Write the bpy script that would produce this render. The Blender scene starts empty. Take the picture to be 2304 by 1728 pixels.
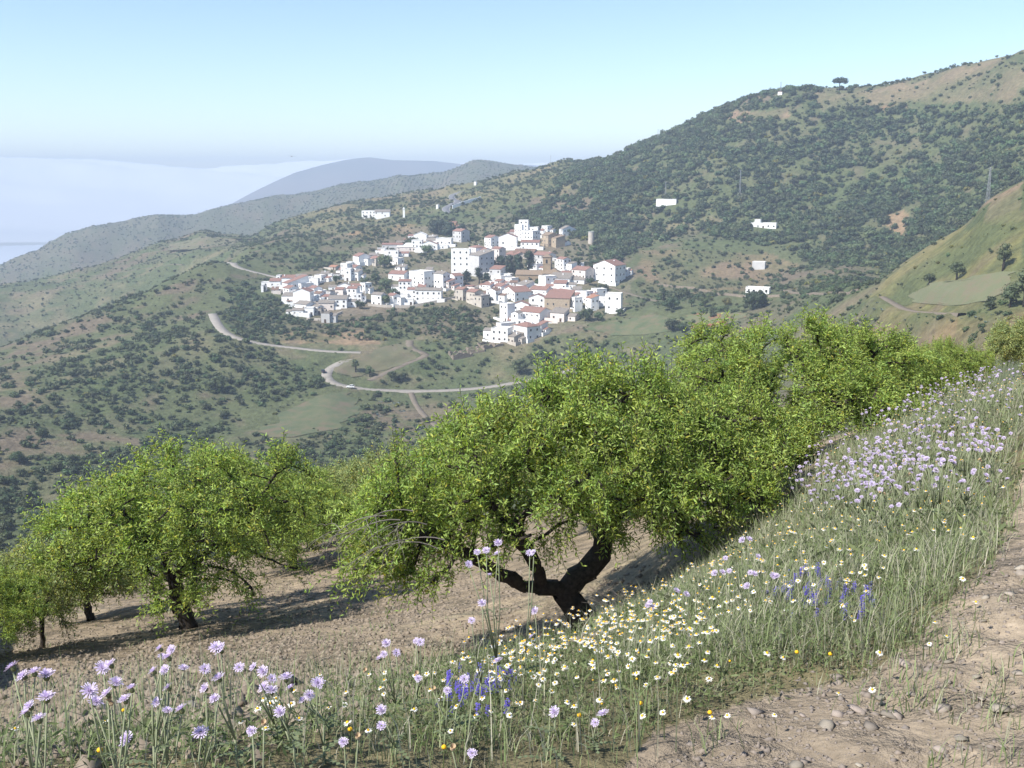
import bpy, bmesh, math, random
import numpy as np
from mathutils import Vector, Matrix

# ------------------------------------------------------------------ camera, sky, sun, exposure
SC = bpy.context.scene
COL = SC.collection
FPX = 2261.0                      # focal length in photograph pixels (2304 wide)
PITCH = math.radians(11.6)        # the camera looks a little down the slope
cam_data = bpy.data.cameras.new('camera')
cam_data.sensor_width = 36.0
cam_data.lens = FPX / 2304.0 * 36.0
cam_data.clip_start = 0.05
cam_data.clip_end = 90000.0
camera = bpy.data.objects.new('camera', cam_data)
camera.rotation_euler = (math.pi / 2 - PITCH, 0, 0)
COL.objects.link(camera)
SC.camera = camera

SUN_EL = math.radians(48)
SUN_AZ = math.radians(-124)       # clockwise from +Y (the view direction): left, a little behind the camera
world = bpy.data.worlds.new('World')
SC.world = world
world.use_nodes = True
wn = world.node_tree.nodes
wl = world.node_tree.links
sky = wn.new('ShaderNodeTexSky')
sky.sky_type = 'NISHITA'
sky.sun_disc = False
sky.sun_elevation = SUN_EL
sky.sun_rotation = SUN_AZ
sky.altitude = 900
sky.air_density = 1.0
sky.dust_density = 0.3
sky.ozone_density = 2.0
wn['Background'].inputs['Strength'].default_value = 0.086
wl.new(sky.outputs['Color'], wn['Background'].inputs['Color'])

sun_data = bpy.data.lights.new('sun', 'SUN')
sun_data.energy = 3.8
sun_data.angle = math.radians(0.5)
sun_data.color = (1.0, 0.95, 0.87)
sun = bpy.data.objects.new('sun', sun_data)
SUN_DIR = Vector((math.sin(SUN_AZ) * math.cos(SUN_EL), math.cos(SUN_AZ) * math.cos(SUN_EL), math.sin(SUN_EL)))
sun.rotation_euler = SUN_DIR.to_track_quat('Z', 'Y').to_euler()
COL.objects.link(sun)

SC.view_settings.view_transform = 'Standard'
SC.view_settings.look = 'None'
SC.view_settings.exposure = 1.2
SC.view_settings.gamma = 1.0
SC.view_settings.use_curve_mapping = False
SC.cycles.volume_bounces = 0
SC.cycles.max_bounces = 5
SC.cycles.transparent_max_bounces = 6

random.seed(7)
RNG = np.random.default_rng(11)

# ------------------------------------------------------------------ helpers
def ray(px, py):
    """direction through a photograph pixel -> (azimuth, tangent of elevation)"""
    x = (px - 1152.0) / FPX
    y = -(py - 864.0) / FPX
    c, s = math.cos(PITCH), math.sin(PITCH)
    dx, dy, dz = x, c + y * s, -s + y * c
    h = math.hypot(dx, dy)
    return math.atan2(dx, dy), dz / h

def project(P):
    """world points (n,3) -> photograph pixels"""
    P = np.asarray(P, float)
    c, s = math.cos(PITCH), math.sin(PITCH)
    f = P[:, 1] * c - P[:, 2] * s
    u = P[:, 1] * s + P[:, 2] * c
    f = np.where(f < 1e-3, 1e-3, f)
    return np.stack([1152 + FPX * P[:, 0] / f, 864 - FPX * u / f, f], 1)

def pchip(x, y, xq):
    x = np.asarray(x, float); y = np.asarray(y, float); xq = np.clip(xq, x[0], x[-1])
    h = np.diff(x); d = np.diff(y) / h
    m = np.zeros_like(y)
    if len(x) > 2:
        w1 = 2 * h[1:] + h[:-1]; w2 = h[1:] + 2 * h[:-1]
        ok = d[:-1] * d[1:] > 0
        dd0 = np.where(ok, d[:-1], 1); dd1 = np.where(ok, d[1:], 1)
        m[1:-1] = np.where(ok, (w1 + w2) / (w1 / dd0 + w2 / dd1), 0)
    m[0] = d[0]; m[-1] = d[-1]
    i = np.clip(np.searchsorted(x, xq) - 1, 0, len(x) - 2)
    t = (xq - x[i]) / h[i]
    t2, t3 = t * t, t * t * t
    return (2*t3-3*t2+1)*y[i] + (t3-2*t2+t)*h[i]*m[i] + (-2*t3+3*t2)*y[i+1] + (t3-t2)*h[i]*m[i+1]

def _hash(ix, iy, seed):
    n = (ix.astype(np.int64) * 374761393 + iy.astype(np.int64) * 668265263 + seed * 1442695041) & 0xffffffff
    n = ((n ^ (n >> 13)) * 1274126177) & 0xffffffff
    return ((n ^ (n >> 16)) & 0xffff) / 65535.0

def vnoise(x, y, seed=0):
    ix, iy = np.floor(x), np.floor(y)
    fx, fy = x - ix, y - iy
    fx = fx * fx * (3 - 2 * fx); fy = fy * fy * (3 - 2 * fy)
    a = _hash(ix, iy, seed); b = _hash(ix + 1, iy, seed)
    c = _hash(ix, iy + 1, seed); d = _hash(ix + 1, iy + 1, seed)
    return (a * (1 - fx) + b * fx) * (1 - fy) + (c * (1 - fx) + d * fx) * fy

def fbm(x, y, oct=4, seed=0):
    v = 0; amp = 0.5
    for k in range(oct):
        v = v + amp * vnoise(x * 2 ** k + 17.3 * k, y * 2 ** k - 9.1 * k, seed + k)
        amp *= 0.5
    return v / (1 - 0.5 ** oct)       # 0..1

def in_poly(px, py, poly):
    px = np.asarray(px); py = np.asarray(py)
    r = np.zeros(px.shape, bool)
    n = len(poly); j = n - 1
    for i in range(n):
        xi, yi = poly[i]; xj, yj = poly[j]
        c = ((yi > py) != (yj > py)) & (px < (xj - xi) * (py - yi) / (yj - yi + 1e-9) + xi)
        r ^= c
        j = i
    return r

def mesh_np(name, V, F, mats=(), smooth=False, mat_idx=None):
    """mesh from numpy arrays; F is (n,3) or (n,4)"""
    me = bpy.data.meshes.new(name)
    V = np.asarray(V, np.float32); F = np.asarray(F, np.int32)
    me.vertices.add(len(V)); me.vertices.foreach_set('co', V.ravel())
    k = F.shape[1]
    me.loops.add(F.size); me.loops.foreach_set('vertex_index', F.ravel())
    me.polygons.add(len(F))
    me.polygons.foreach_set('loop_start', np.arange(0, F.size, k, dtype=np.int32))
    me.polygons.foreach_set('loop_total', np.full(len(F), k, np.int32))
    if mat_idx is not None:
        me.polygons.foreach_set('material_index', np.asarray(mat_idx, np.int32))
    if smooth:
        me.polygons.foreach_set('use_smooth', np.ones(len(F), bool))
    for m in mats: me.materials.append(m)
    me.update(calc_edges=True)
    return me

def mesh_py(name, V, F, mats=(), smooth=False, mat_idx=None):
    me = bpy.data.meshes.new(name)
    me.from_pydata([tuple(v) for v in V], [], [tuple(f) for f in F])
    for m in mats: me.materials.append(m)
    if mat_idx is not None:
        for p, i in zip(me.polygons, mat_idx): p.material_index = i
    if smooth:
        for p in me.polygons: p.use_smooth = True
    me.update()
    return me

def put(name, me, parent=None, loc=None, rot=None, scale=None):
    o = bpy.data.objects.new(name, me)
    COL.objects.link(o)
    if parent is not None: o.parent = parent
    if loc is not None: o.location = loc
    if rot is not None: o.rotation_euler = rot
    if scale is not None: o.scale = scale
    return o

def tag(o, label=None, cat=None, group=None, kind=None):
    if label: o['label'] = label
    if cat: o['category'] = cat
    if group: o['group'] = group
    if kind: o['kind'] = kind
    return o

class MB:
    """collects boxes, prisms and tubes into one mesh"""
    def __init__(self): self.V = []; self.F = []; self.M = []
    def add(self, V, F, m=0):
        b = len(self.V)
        self.V += [tuple(v) for v in V]
        self.F += [tuple(i + b for i in f) for f in F]
        self.M += [m] * len(F)
    def box(self, x0, x1, y0, y1, z0, z1, m=0):
        self.add([(x0,y0,z0),(x1,y0,z0),(x1,y1,z0),(x0,y1,z0),(x0,y0,z1),(x1,y0,z1),(x1,y1,z1),(x0,y1,z1)],
                 [(0,3,2,1),(4,5,6,7),(0,1,5,4),(1,2,6,5),(2,3,7,6),(3,0,4,7)], m)
    def tube(self, pts, rad, n=6, m=0, cap=True):
        pts = [Vector(p) for p in pts]
        if not hasattr(rad, '__len__'): rad = [rad] * len(pts)
        rings = []
        ref = None
        for i, p in enumerate(pts):
            a = pts[max(i-1, 0)]; b = pts[min(i+1, len(pts)-1)]
            d = (b - a).normalized() if (b - a).length > 1e-9 else Vector((0,0,1))
            if ref is None: ref = Vector((1,0,0)) if abs(d.x) < 0.8 else Vector((0,1,0))
            u = (ref - d * ref.dot(d)).normalized(); v = d.cross(u); ref = u
            rings.append([p + (u * math.cos(2*math.pi*k/n) + v * math.sin(2*math.pi*k/n)) * rad[i] for k in range(n)])
        V = [q for r in rings for q in r]; F = []
        for i in range(len(pts) - 1):
            for k in range(n):
                F.append((i*n+k, i*n+(k+1)%n, (i+1)*n+(k+1)%n, (i+1)*n+k))
        if cap:
            F.append(tuple(range(n-1, -1, -1))); F.append(tuple((len(pts)-1)*n+k for k in range(n)))
        self.add(V, F, m)
    def mesh(self, name, mats=(), smooth=False):
        return mesh_py(name, self.V, self.F, mats, smooth, self.M)

# ------------------------------------------------------------------ materials
def nodes_of(name):
    m = bpy.data.materials.new(name); m.use_nodes = True
    nt = m.node_tree
    return m, nt, nt.nodes['Principled BSDF']

def mix_rgb(nt, fac, a, b, blend='MIX'):
    n = nt.nodes.new('ShaderNodeMix'); n.data_type = 'RGBA'; n.blend_type = blend
    for s, v in ((n.inputs[0], fac), (n.inputs[6], a), (n.inputs[7], b)):
        if hasattr(v, 'is_linked'): nt.links.new(v, s)
        elif isinstance(v, (int, float)): s.default_value = v
        else: s.default_value = tuple(v) + ((1,) if len(v) == 3 else ())
    return n.outputs[2]

def noise_fac(nt, scale, detail=4, rough=0.6, lo=0.35, hi=0.65, coord='Object', dist=0.0):
    tc = nt.nodes.new('ShaderNodeTexCoord')
    n = nt.nodes.new('ShaderNodeTexNoise')
    n.inputs['Scale'].default_value = scale; n.inputs['Detail'].default_value = detail
    n.inputs['Roughness'].default_value = rough; n.inputs['Distortion'].default_value = dist
    nt.links.new(tc.outputs[coord], n.inputs['Vector'])
    r = nt.nodes.new('ShaderNodeMapRange')
    r.inputs[1].default_value = lo; r.inputs[2].default_value = hi
    nt.links.new(n.outputs['Fac'], r.inputs[0])
    return r.outputs[0]

BRIGHT = ('whitewash', 'pinkish_whitewash', 'daisy_petal', 'lilac_florets', 'almond_leaf', 'almond_leaf_pale', 'blue_petal', 'daisy_disc', 'cloud', 'car_paint_white', 'white_terrace')
def simple(name, col, col2=None, scale=3.0, rough=0.85, bump=0.0, rand=0.0, spec=0.2, coord='Object'):
    m, nt, p = nodes_of(name)
    if name not in BRIGHT:
        col = tuple(v * 0.78 for v in col); col2 = None if col2 is None else tuple(v * 0.78 for v in col2)
    c = col
    if col2 is not None: c = mix_rgb(nt, noise_fac(nt, scale, coord=coord), col, col2)
    if rand:
        oi = nt.nodes.new('ShaderNodeObjectInfo')
        hs = nt.nodes.new('ShaderNodeHueSaturation')
        mr = nt.nodes.new('ShaderNodeMapRange')
        mr.inputs[3].default_value = 1 - rand; mr.inputs[4].default_value = 1 + rand
        nt.links.new(oi.outputs['Random'], mr.inputs[0]); nt.links.new(mr.outputs[0], hs.inputs['Value'])
        mr2 = nt.nodes.new('ShaderNodeMapRange')
        mr2.inputs[3].default_value = 0.5 - rand * 0.06; mr2.inputs[4].default_value = 0.5 + rand * 0.06
        mm = nt.nodes.new('ShaderNodeMath'); mm.operation = 'FRACT'
        m3 = nt.nodes.new('ShaderNodeMath'); m3.operation = 'MULTIPLY'; m3.inputs[1].default_value = 7.31
        nt.links.new(oi.outputs['Random'], m3.inputs[0]); nt.links.new(m3.outputs[0], mm.inputs[0])
        nt.links.new(mm.outputs[0], mr2.inputs[0]); nt.links.new(mr2.outputs[0], hs.inputs['Hue'])
        if hasattr(c, 'is_linked'): nt.links.new(c, hs.inputs['Color'])
        else: hs.inputs['Color'].default_value = tuple(c) + (1,)
        c = hs.outputs[0]
    if hasattr(c, 'is_linked'): nt.links.new(c, p.inputs['Base Color'])
    else: p.inputs['Base Color'].default_value = tuple(c) + (1,)
    p.inputs['Roughness'].default_value = rough
    p.inputs['Specular IOR Level'].default_value = spec
    if bump:
        b = nt.nodes.new('ShaderNodeBump'); b.inputs['Strength'].default_value = bump
        nt.links.new(noise_fac(nt, scale * 2, 6, 0.7, 0, 1, coord=coord), b.inputs['Height'])
        nt.links.new(b.outputs[0], p.inputs['Normal'])
    return m

def leaf_mat(name, col, col2, trans=0.45, rand=0.0, scale=1.5, rough=0.55, tcol=None, vary=False):
    """two-sided leaf: diffuse plus light that passes through"""
    m = simple(name, col, col2, scale=scale, rough=rough, rand=rand, spec=0.3)
    nt = m.node_tree; p = nt.nodes['Principled BSDF']; out = nt.nodes['Material Output']
    t = nt.nodes.new('ShaderNodeBsdfTranslucent')
    src = p.inputs['Base Color'].links[0].from_socket
    if vary:
        at = nt.nodes.new('ShaderNodeAttribute'); at.attribute_name = 'leaf_tint'
        src = mix_rgb(nt, 1.0, src, at.outputs['Color'], 'MULTIPLY'); nt.links.new(src, p.inputs['Base Color'])
    g = mix_rgb(nt, 1.0, src, tcol or (1.18, 1.16, 0.55), 'MULTIPLY')
    nt.links.new(g, t.inputs['Color'])
    mx = nt.nodes.new('ShaderNodeMixShader'); mx.inputs[0].default_value = trans
    nt.links.new(p.outputs[0], mx.inputs[1]); nt.links.new(t.outputs[0], mx.inputs[2])
    nt.links.new(mx.outputs[0], out.inputs['Surface'])
    return m

def attr_ground(name):
    """hillside: real ground colours per place from the colour attribute, broken up by noise"""
    m, nt, p = nodes_of(name)
    at = nt.nodes.new('ShaderNodeAttribute'); at.attribute_name = 'cover'
    geo = nt.nodes.new('ShaderNodeNewGeometry')
    def nz(scale, detail, lo, hi):
        n = nt.nodes.new('ShaderNodeTexNoise'); n.inputs['Scale'].default_value = scale
        n.inputs['Detail'].default_value = detail; n.inputs['Roughness'].default_value = 0.65
        nt.links.new(geo.outputs['Position'], n.inputs['Vector'])
        r = nt.nodes.new('ShaderNodeMapRange'); r.inputs[1].default_value = 0.3; r.inputs[2].default_value = 0.7
        r.inputs[3].default_value = lo; r.inputs[4].default_value = hi
        nt.links.new(n.outputs['Fac'], r.inputs[0]); return r.outputs[0]
    v = nt.nodes.new('ShaderNodeMath'); v.operation = 'MULTIPLY'
    nt.links.new(nz(0.35, 6, 0.66, 1.34), v.inputs[0]); nt.links.new(nz(14.0, 4, 0.75, 1.25), v.inputs[1])
    hs = nt.nodes.new('ShaderNodeHueSaturation')
    nt.links.new(at.outputs['Color'], hs.inputs['Color']); nt.links.new(v.outputs[0], hs.inputs['Value'])
    nt.links.new(hs.outputs[0], p.inputs['Base Color'])
    p.inputs['Roughness'].default_value = 0.95; p.inputs['Specular IOR Level'].default_value = 0.1
    b = nt.nodes.new('ShaderNodeBump'); b.inputs['Strength'].default_value = 0.7; b.inputs['Distance'].default_value = 0.03
    nt.links.new(nz(22.0, 4, 0, 1), b.inputs['Height'])
    b2 = nt.nodes.new('ShaderNodeBump'); b2.inputs['Strength'].default_value = 0.5; b2.inputs['Distance'].default_value = 0.8
    nt.links.new(nz(0.6, 3, 0, 1), b2.inputs['Height']); nt.links.new(b.outputs[0], b2.inputs['Normal'])
    nt.links.new(b2.outputs[0], p.inputs['Normal'])
    return m
# ------------------------------------------------------------------ the lie of the land
# near ground: points read off the photograph (pixel, distance) or known by standing height
near_px = [(1330,1432,12),(440,1402,20),(660,1268,28),(690,1240,31),(330,1475,17),(157,1415,24),(0,1480,18),
           (1350,1482,5.5),(1000,1585,4.4),(500,1640,3.8),(0,1700,3.3),(1600,1325,7.5),(1960,995,14),(2150,893,20),
           (2304,882,24),(2250,1290,5.2),(2304,1010,10),(1880,1035,17),(2120,935,26),(450,1510,9),(1000,1430,13),
           (900,1335,21),(0,1345,45),(700,1215,45),(1200,1150,45),(1800,1060,45),(2304,965,45),(-300,1400,45),
           (2600,930,45),(-300,1520,18),(1650,1170,13),(1150,1492,8.5)]
near = []
for px, py, D in near_px:
    a, t = ray(px, py); near.append((D * math.sin(a), D * math.cos(a), t * D))
near += [(0,0,-1.6),(3,0,-1.5),(6,0,-1.4),(1.5,2.5,-1.78),(-2,0,-1.75),(-4,2,-2.6),(-6,0,-2.7),(6,6,-1.9),(12,6,-1.5),
         (14,15,-2.6),(20,30,-5.0),(-14,2,-5.2),(-14,10,-7.5),(12,0,-1.0)]
near = np.array(near)
def _tps(d): return np.where(d > 1e-9, d * d * np.log(d + 1e-12), 0)
_n = len(near)
_A = np.zeros((_n + 3, _n + 3))
_dd = np.hypot(near[:, None, 0] - near[None, :, 0], near[:, None, 1] - near[None, :, 1])
_A[:_n, :_n] = _tps(_dd) + np.eye(_n) * 0.25
_A[:_n, _n] = 1; _A[:_n, _n+1:] = near[:, :2]; _A[_n, :_n] = 1; _A[_n+1:, :_n] = near[:, :2].T
_W = np.linalg.solve(_A, np.concatenate([near[:, 2], [0, 0, 0]]))
def near_z(x, y):
    x = np.asarray(x, float); y = np.asarray(y, float)
    d = np.hypot(x[..., None] - near[:, 0], y[..., None] - near[:, 1])
    return _tps(d) @ _W[:_n] + _W[_n] + _W[_n+1] * x + _W[_n+2] * y

# far ground: lines along the land (photograph pixel, distance in metres), from near to far
FAR = [
 [(-300,1400,75),(0,1372,75),(600,1262,75),(1000,1185,75),(1500,1110,75),(2000,1020,75),(2304,955,75),(2600,925,75)],
 [(-300,1430,230),(0,1430,230),(600,1330,240),(1000,1250,240),(1500,1080,230),(1900,955,190),(2150,925,150),(2304,910,140),(2600,885,140)],
 [(-300,1290,300),(0,1210,330),(300,1120,350),(600,1060,375),(950,1000,400),(1200,940,430),(1500,860,440),(1800,830,360),(2050,815,300),(2180,800,260),(2304,782,235),(2600,762,220)],
 [(-300,1090,390),(0,1010,420),(300,960,445),(500,925,465),(730,868,492),(800,876,494),(1000,880,496),(1200,852,505),(1500,790,515),(1700,750,480),(1965,700,390),(2150,690,330),(2304,690,300),(2600,690,290)],
 [(-300,930,480),(0,870,520),(300,800,545),(480,735,570),(600,782,545),(805,792,535),(950,790,540),(1120,780,545),(1300,745,560),(1420,705,580),(1700,668,570),(1900,652,480),(1965,641,450),(2032,597,450),(2090,560,450),(2174,509,440),(2224,455,430),(2304,409,420),(2600,300,400)],
 [(-300,880,560),(0,820,590),(300,730,630),(480,690,640),(640,700,625),(760,690,630),(900,688,630),(1000,682,625),(1120,720,590),(1300,690,610),(1420,670,630),(1700,640,650),(1900,632,560),(1965,655,530),(2032,645,540),(2090,625,540),(2174,590,540),(2224,560,540),(2304,520,540),(2600,440,540)],
 [(-300,850,650),(0,781,660),(103,743,670),(192,709,680),(261,681,690),(326,657,700),(378,630,710),(481,592,740),(620,615,730),(760,600,740),(1000,610,720),(1150,620,690),(1300,600,700),(1420,600,700),(1700,560,730),(1965,560,700),(2174,500,680),(2304,440,660),(2600,380,650)],
 [(-300,960,840),(0,890,850),(261,790,870),(378,715,880),(481,625,870),(560,562,860),(700,540,870),(900,520,860),(1020,520,840),(1200,510,830),(1400,520,800),(1700,470,800),(1965,470,780),(2174,400,760),(2304,340,740),(2600,280,720)],
 [(-300,770,980),(0,720,1000),(261,640,1020),(481,560,1000),(560,548,980),(700,505,1000),(900,470,1000),(1020,455,1000),(1200,420,960),(1400,410,900),(1700,340,880),(1965,330,860),(2174,260,840),(2304,200,800),(2600,140,790)],
 [(-300,668,1150),(0,643,1150),(120,626,1160),(275,582,1180),(344,561,1190),(395,546,1200),(464,528,1200),(515,534,1200),(557,535,1200),(618,506,1210),(687,486,1230),(760,461,1240),(884,445,1250),(973,435,1250),(1025,424,1230),(1149,396,1200),(1237,375,1180),(1283,366,1170),(1353,362,1130),(1400,352,1100),(1480,321,1050),(1555,284,1020),(1622,252,1000),(1693,223,980),(1756,213,970),(1840,204,960),(1923,202,950),(2032,190,940),(2132,163,930),(2215,135,920),(2304,115,910),(2600,60,890)],
]
FAR.append([(px, py + 85, D * 1.3) for px, py, D in FAR[9]])
FAR.append([(-300,700,1900),(0,600,1950),(80,565,1980),(137,537,2000),(172,520,2020),(220,508,2050),(275,503,2080),(309,492,2100),(361,485,2120),(412,487,2140),(481,472,2160),(550,456,2180),(608,443,2200),(670,437,2220),(760,417,2250),(796,412,2260),(867,403,2280),(902,393,2300),(944,393,2320),(990,390,2340),(1025,378,2360),(1071,362,2400),(1114,368,2400),(1156,374,2400),(1202,380,2400),(1300,430,2400),(1500,470,2400),(2304,470,2400),(2600,470,2400)])
FAR.append([(px, py + 130, D * 1.35) for px, py, D in FAR[11]])
SEA_Z = -480.0

AZ = np.linspace(math.radians(-36), math.radians(36), 620)
DS = np.unique(np.concatenate([
    np.geomspace(0.5, 45, 330), np.geomspace(45, 330, 60), np.arange(330, 640, 1.6), np.arange(640, 1300, 3.6),
    np.geomspace(1300, 3400, 70), np.geomspace(3400, 4800, 6)]))
LD = np.log(DS)
NEAR_D = np.array([0.5, 0.8, 1.2, 1.8, 2.5, 3.3, 4.3, 5.5, 7, 9, 11.5, 14.5, 18, 22, 27, 33, 40])
near_t = near_z(np.sin(AZ)[:, None] * NEAR_D, np.cos(AZ)[:, None] * NEAR_D) / NEAR_D
knot_t = [near_t[:, k] for k in range(len(NEAR_D))]
knot_l = [np.full(len(AZ), math.log(d)) for d in NEAR_D]
for line in FAR:
    r = [ray(px, py) for px, py, D in line]
    a = np.array([q[0] for q in r]); t = np.array([q[1] for q in r]); ld = np.log([D for _, _, D in line])
    knot_t.append(pchip(a, t, AZ)); knot_l.append(pchip(a, ld, AZ))
knot_t.append(np.full(len(AZ), -530.0 / 4800)); knot_l.append(np.full(len(AZ), math.log(4800)))
KT = np.array(knot_t).T; KL = np.array(knot_l).T
Z = np.zeros((len(AZ), len(DS)))
for i in range(len(AZ)):
    Z[i] = pchip(KL[i], KT[i], LD) * DS
GX = np.sin(AZ)[:, None] * DS; GY = np.cos(AZ)[:, None] * DS
# relief: gullies and humps far off, clods and plough lines close by
ff = np.clip((DS - 230) / 150, 0, 1)[None]
amp = 1 + 2.2 * np.clip((DS - 650) / 500, 0, 1)[None]
vill = np.exp(-(((GX - 0) / 120) ** 2 + ((GY - 630) / 110) ** 2))
rid = 1 - np.abs(2 * fbm(GX / 85, GY / 85, 3, 5) - 1)
Z += ff * amp * ((fbm(GX / 60, GY / 60, 4, 2) - 0.5) * 4.5 + (rid - 0.7) * 2.6) * (1 - 0.75 * vill)
Z += ff * (fbm(GX / 14, GY / 14, 3, 9) - 0.5) * 1.6 * (1 - 0.6 * vill)
nf = (1 - np.clip((DS - 25) / 25, 0, 1))[None]
Z += nf * ((fbm(GX / 0.9, GY / 0.9, 4, 21) - 0.5) * 0.14 + (fbm(GX / 0.16, GY / 0.16, 3, 31) - 0.5) * 0.035 * np.clip((9 - DS) / 5, 0, 1)[None])

def gz(x, y):
    """height of the ground at world points"""
    x = np.asarray(x, float); y = np.asarray(y, float)
    fi = (np.arctan2(x, y) - AZ[0]) / (AZ[1] - AZ[0])
    fi = np.clip(fi, 0, len(AZ) - 1.001)
    d = np.clip(np.hypot(x, y), DS[0], DS[-1] * 0.9999)
    j = np.clip(np.searchsorted(DS, d) - 1, 0, len(DS) - 2)
    fj = (d - DS[j]) / (DS[j+1] - DS[j])
    i = fi.astype(int); fi = fi - i
    return (Z[i, j] * (1-fi) + Z[i+1, j] * fi) * (1-fj) + (Z[i, j+1] * (1-fi) + Z[i+1, j+1] * fi) * fj

def hit(px, py, dmin=110.0, dmax=4000.0):
    """where the sight line through a photograph pixel meets the ground"""
    a, t = ray(px, py)
    fi = np.clip((a - AZ[0]) / (AZ[1] - AZ[0]), 0, len(AZ) - 1.001); i = int(fi); fi -= i
    tt = (Z[i] * (1-fi) + Z[i+1] * fi) / DS
    k = np.where((DS > dmin) & (DS < dmax) & (tt >= t))[0]
    if len(k) == 0:
        ok = (DS > dmin) & (DS < dmax); k0 = np.argmax(np.where(ok, tt, -9)); d = DS[k0]
    else:
        k0 = k[0]
        if k0 > 0 and tt[k0-1] < t:
            u = (t - tt[k0-1]) / (tt[k0] - tt[k0-1]); d = DS[k0-1] + u * (DS[k0] - DS[k0-1])
        else: d = DS[k0]
    x, y = d * math.sin(a), d * math.cos(a)
    return Vector((x, y, float(gz(x, y))))

def at_dist(px, py, D):
    a, t = ray(px, py)
    return Vector((D * math.sin(a), D * math.cos(a), D * t))

# ---- roads and tracks: centre lines on the ground, then cut level into the slope
def centre_line(pix, step=3.0, dmin=110.0, smooth=4):
    P = [hit(px, py, dmin) for px, py in pix]
    Q = []
    for a, b in zip(P[:-1], P[1:]):
        n = max(1, int((b - a).length / step))
        Q += [a.lerp(b, k / n) for k in range(n)]
    Q.append(P[-1])
    Q = np.array([tuple(q) for q in Q])
    for _ in range(smooth * 3):
        Q[1:-1] = 0.25 * Q[:-2] + 0.5 * Q[1:-1] + 0.25 * Q[2:]
    Q[:, 2] = gz(Q[:, 0], Q[:, 1])
    for _ in range(smooth * 8):
        Q[1:-1, 2] = 0.25 * Q[:-2, 2] + 0.5 * Q[1:-1, 2] + 0.25 * Q[2:, 2]
    return Q
ROADS = [  # name, label, width, colour key, pixels
 ('road', 'pale concrete road curving below the village and past the parked cars', 5.2, 'road', [(792,806),(764,813),(738,826),(726,842),(735,858),(760,869),(800,875),(900,879),(1000,880),(1100,873),(1210,851),(1300,828)]),
 ('road', 'pale road climbing round the left end of the village', 5.0, 'road', [(478,706),(486,724),(500,744),(530,761),(570,772),(620,779),(680,784),(740,792),(812,793)]),
 ('road', 'pale road leaving the village at its far left', 4.6, 'road', [(516,590),(528,598),(560,610),(600,619),(638,627)]),
 ('dirt_track', 'brown dirt track winding between the field and the scrub under the village', 4.0, 'track', [(922,766),(915,778),(925,788),(950,797),(980,795),(940,806),(900,824),(870,838),(830,856)]),
 ('dirt_track', 'thin dirt track dropping through scrub under the concrete road', 2.6, 'track', [(925,884),(932,905),(955,935),(985,960)]),
 ('road', 'pale road stretch at the right above the almond trees', 4.0, 'road', [(2080,800),(2140,795),(2200,789),(2270,781)]),
 ('dirt_track', 'curved earth path below the green field on the right spur', 2.4, 'track', [(1985,668),(2020,690),(2070,703),(2130,707),(2165,706)]),
 ('asphalt_road', 'grey asphalt road bend on the saddle behind the village', 7.0, 'asphalt', [(1050,428),(1028,432),(1016,440),(1018,449),(1035,452),(1022,458),(1006,465),(1000,473),(1012,479)]),
 ('dirt_track', 'upper of two pale tracks along the far left ridge', 3.5, 'track', [(275,584),(344,567),(420,557),(481,551),(550,540)]),
 ('dirt_track', 'lower of two pale tracks along the far left ridge', 3.5, 'track', [(110,629),(160,626),(223,619),(309,606),(412,596)]),
 ('footpath', 'pale footpath descending right of the big white house', 2.0, 'track', [(1370,645),(1400,656),(1440,668),(1480,678)]),
]
road_lines = []
for name, label, w, key, pix in ROADS:
    far = name == 'asphalt_road' or 'far left ridge' in label
    road_lines.append((name, label, w, key, centre_line(pix, 3.0, 900.0 if far else 110.0, 2 if far else 3)))
carve = np.where((DS > 200) & (DS < 1330))[0]
c0, c1 = carve[0], carve[-1] + 1
for name, label, w, key, Q in road_lines:
    lo = Q[:, :2].min(0) - 14; hi = Q[:, :2].max(0) + 14
    m = (GX > lo[0]) & (GX < hi[0]) & (GY > lo[1]) & (GY < hi[1])
    ii = np.argwhere(m)
    if len(ii) == 0: continue
    P = np.stack([GX[m], GY[m]], 1)
    best = np.full(len(P), 1e9); bz = np.zeros(len(P))
    for k0 in range(0, len(P), 20000):
        d = np.hypot(P[k0:k0+20000, None, 0] - Q[None, :, 0], P[k0:k0+20000, None, 1] - Q[None, :, 1])
        j = d.argmin(1); best[k0:k0+20000] = d[np.arange(len(j)), j]; bz[k0:k0+20000] = Q[j, 2]
    f = np.clip((best - w / 2 - 1.0) / 7.0, 0, 1); f = f * f * (3 - 2 * f)
    Z[m] = bz * (1 - f) + Z[m] * f - np.where(best < w / 2 + 1.2, 0.12, 0)
for name, label, w, key, Q in road_lines:
    pass

# ---- what covers the ground where (base colours, measured place by place)
PXY = project(np.stack([GX.ravel(), GY.ravel(), Z.ravel()], 1))
PX = PXY[:, 0].reshape(Z.shape); PY = PXY[:, 1].reshape(Z.shape)
DD = np.broadcast_to(DS[None], Z.shape)
cov = np.zeros(Z.shape + (3,))
n1 = fbm(GX / 45, GY / 45, 4, 41)[..., None]; n2 = fbm(GX / 11, GY / 11, 4, 51)[..., None]; n3 = fbm(GX / 130, GY / 130, 3, 61)[..., None]
earth = np.array([0.132, 0.112, 0.084]); dry = np.array([0.150, 0.138, 0.090]); green = np.array([0.080, 0.098, 0.050]); dark = np.array([0.058, 0.074, 0.042])
PX = PX + (fbm(GX / 18, GY / 18, 4, 301) - 0.5) * 70; PY = PY + (fbm(GX / 18, GY / 18, 4, 311) - 0.5) * np.where(DD < 60, 30, 22)
g = np.clip((n1 - 0.36) * 5 + (n2 - 0.5) * 3.6, 0, 1)
h = np.clip((n3 - 0.45) * 5 + (n2 - 0.5) * 2, 0, 1)
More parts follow.
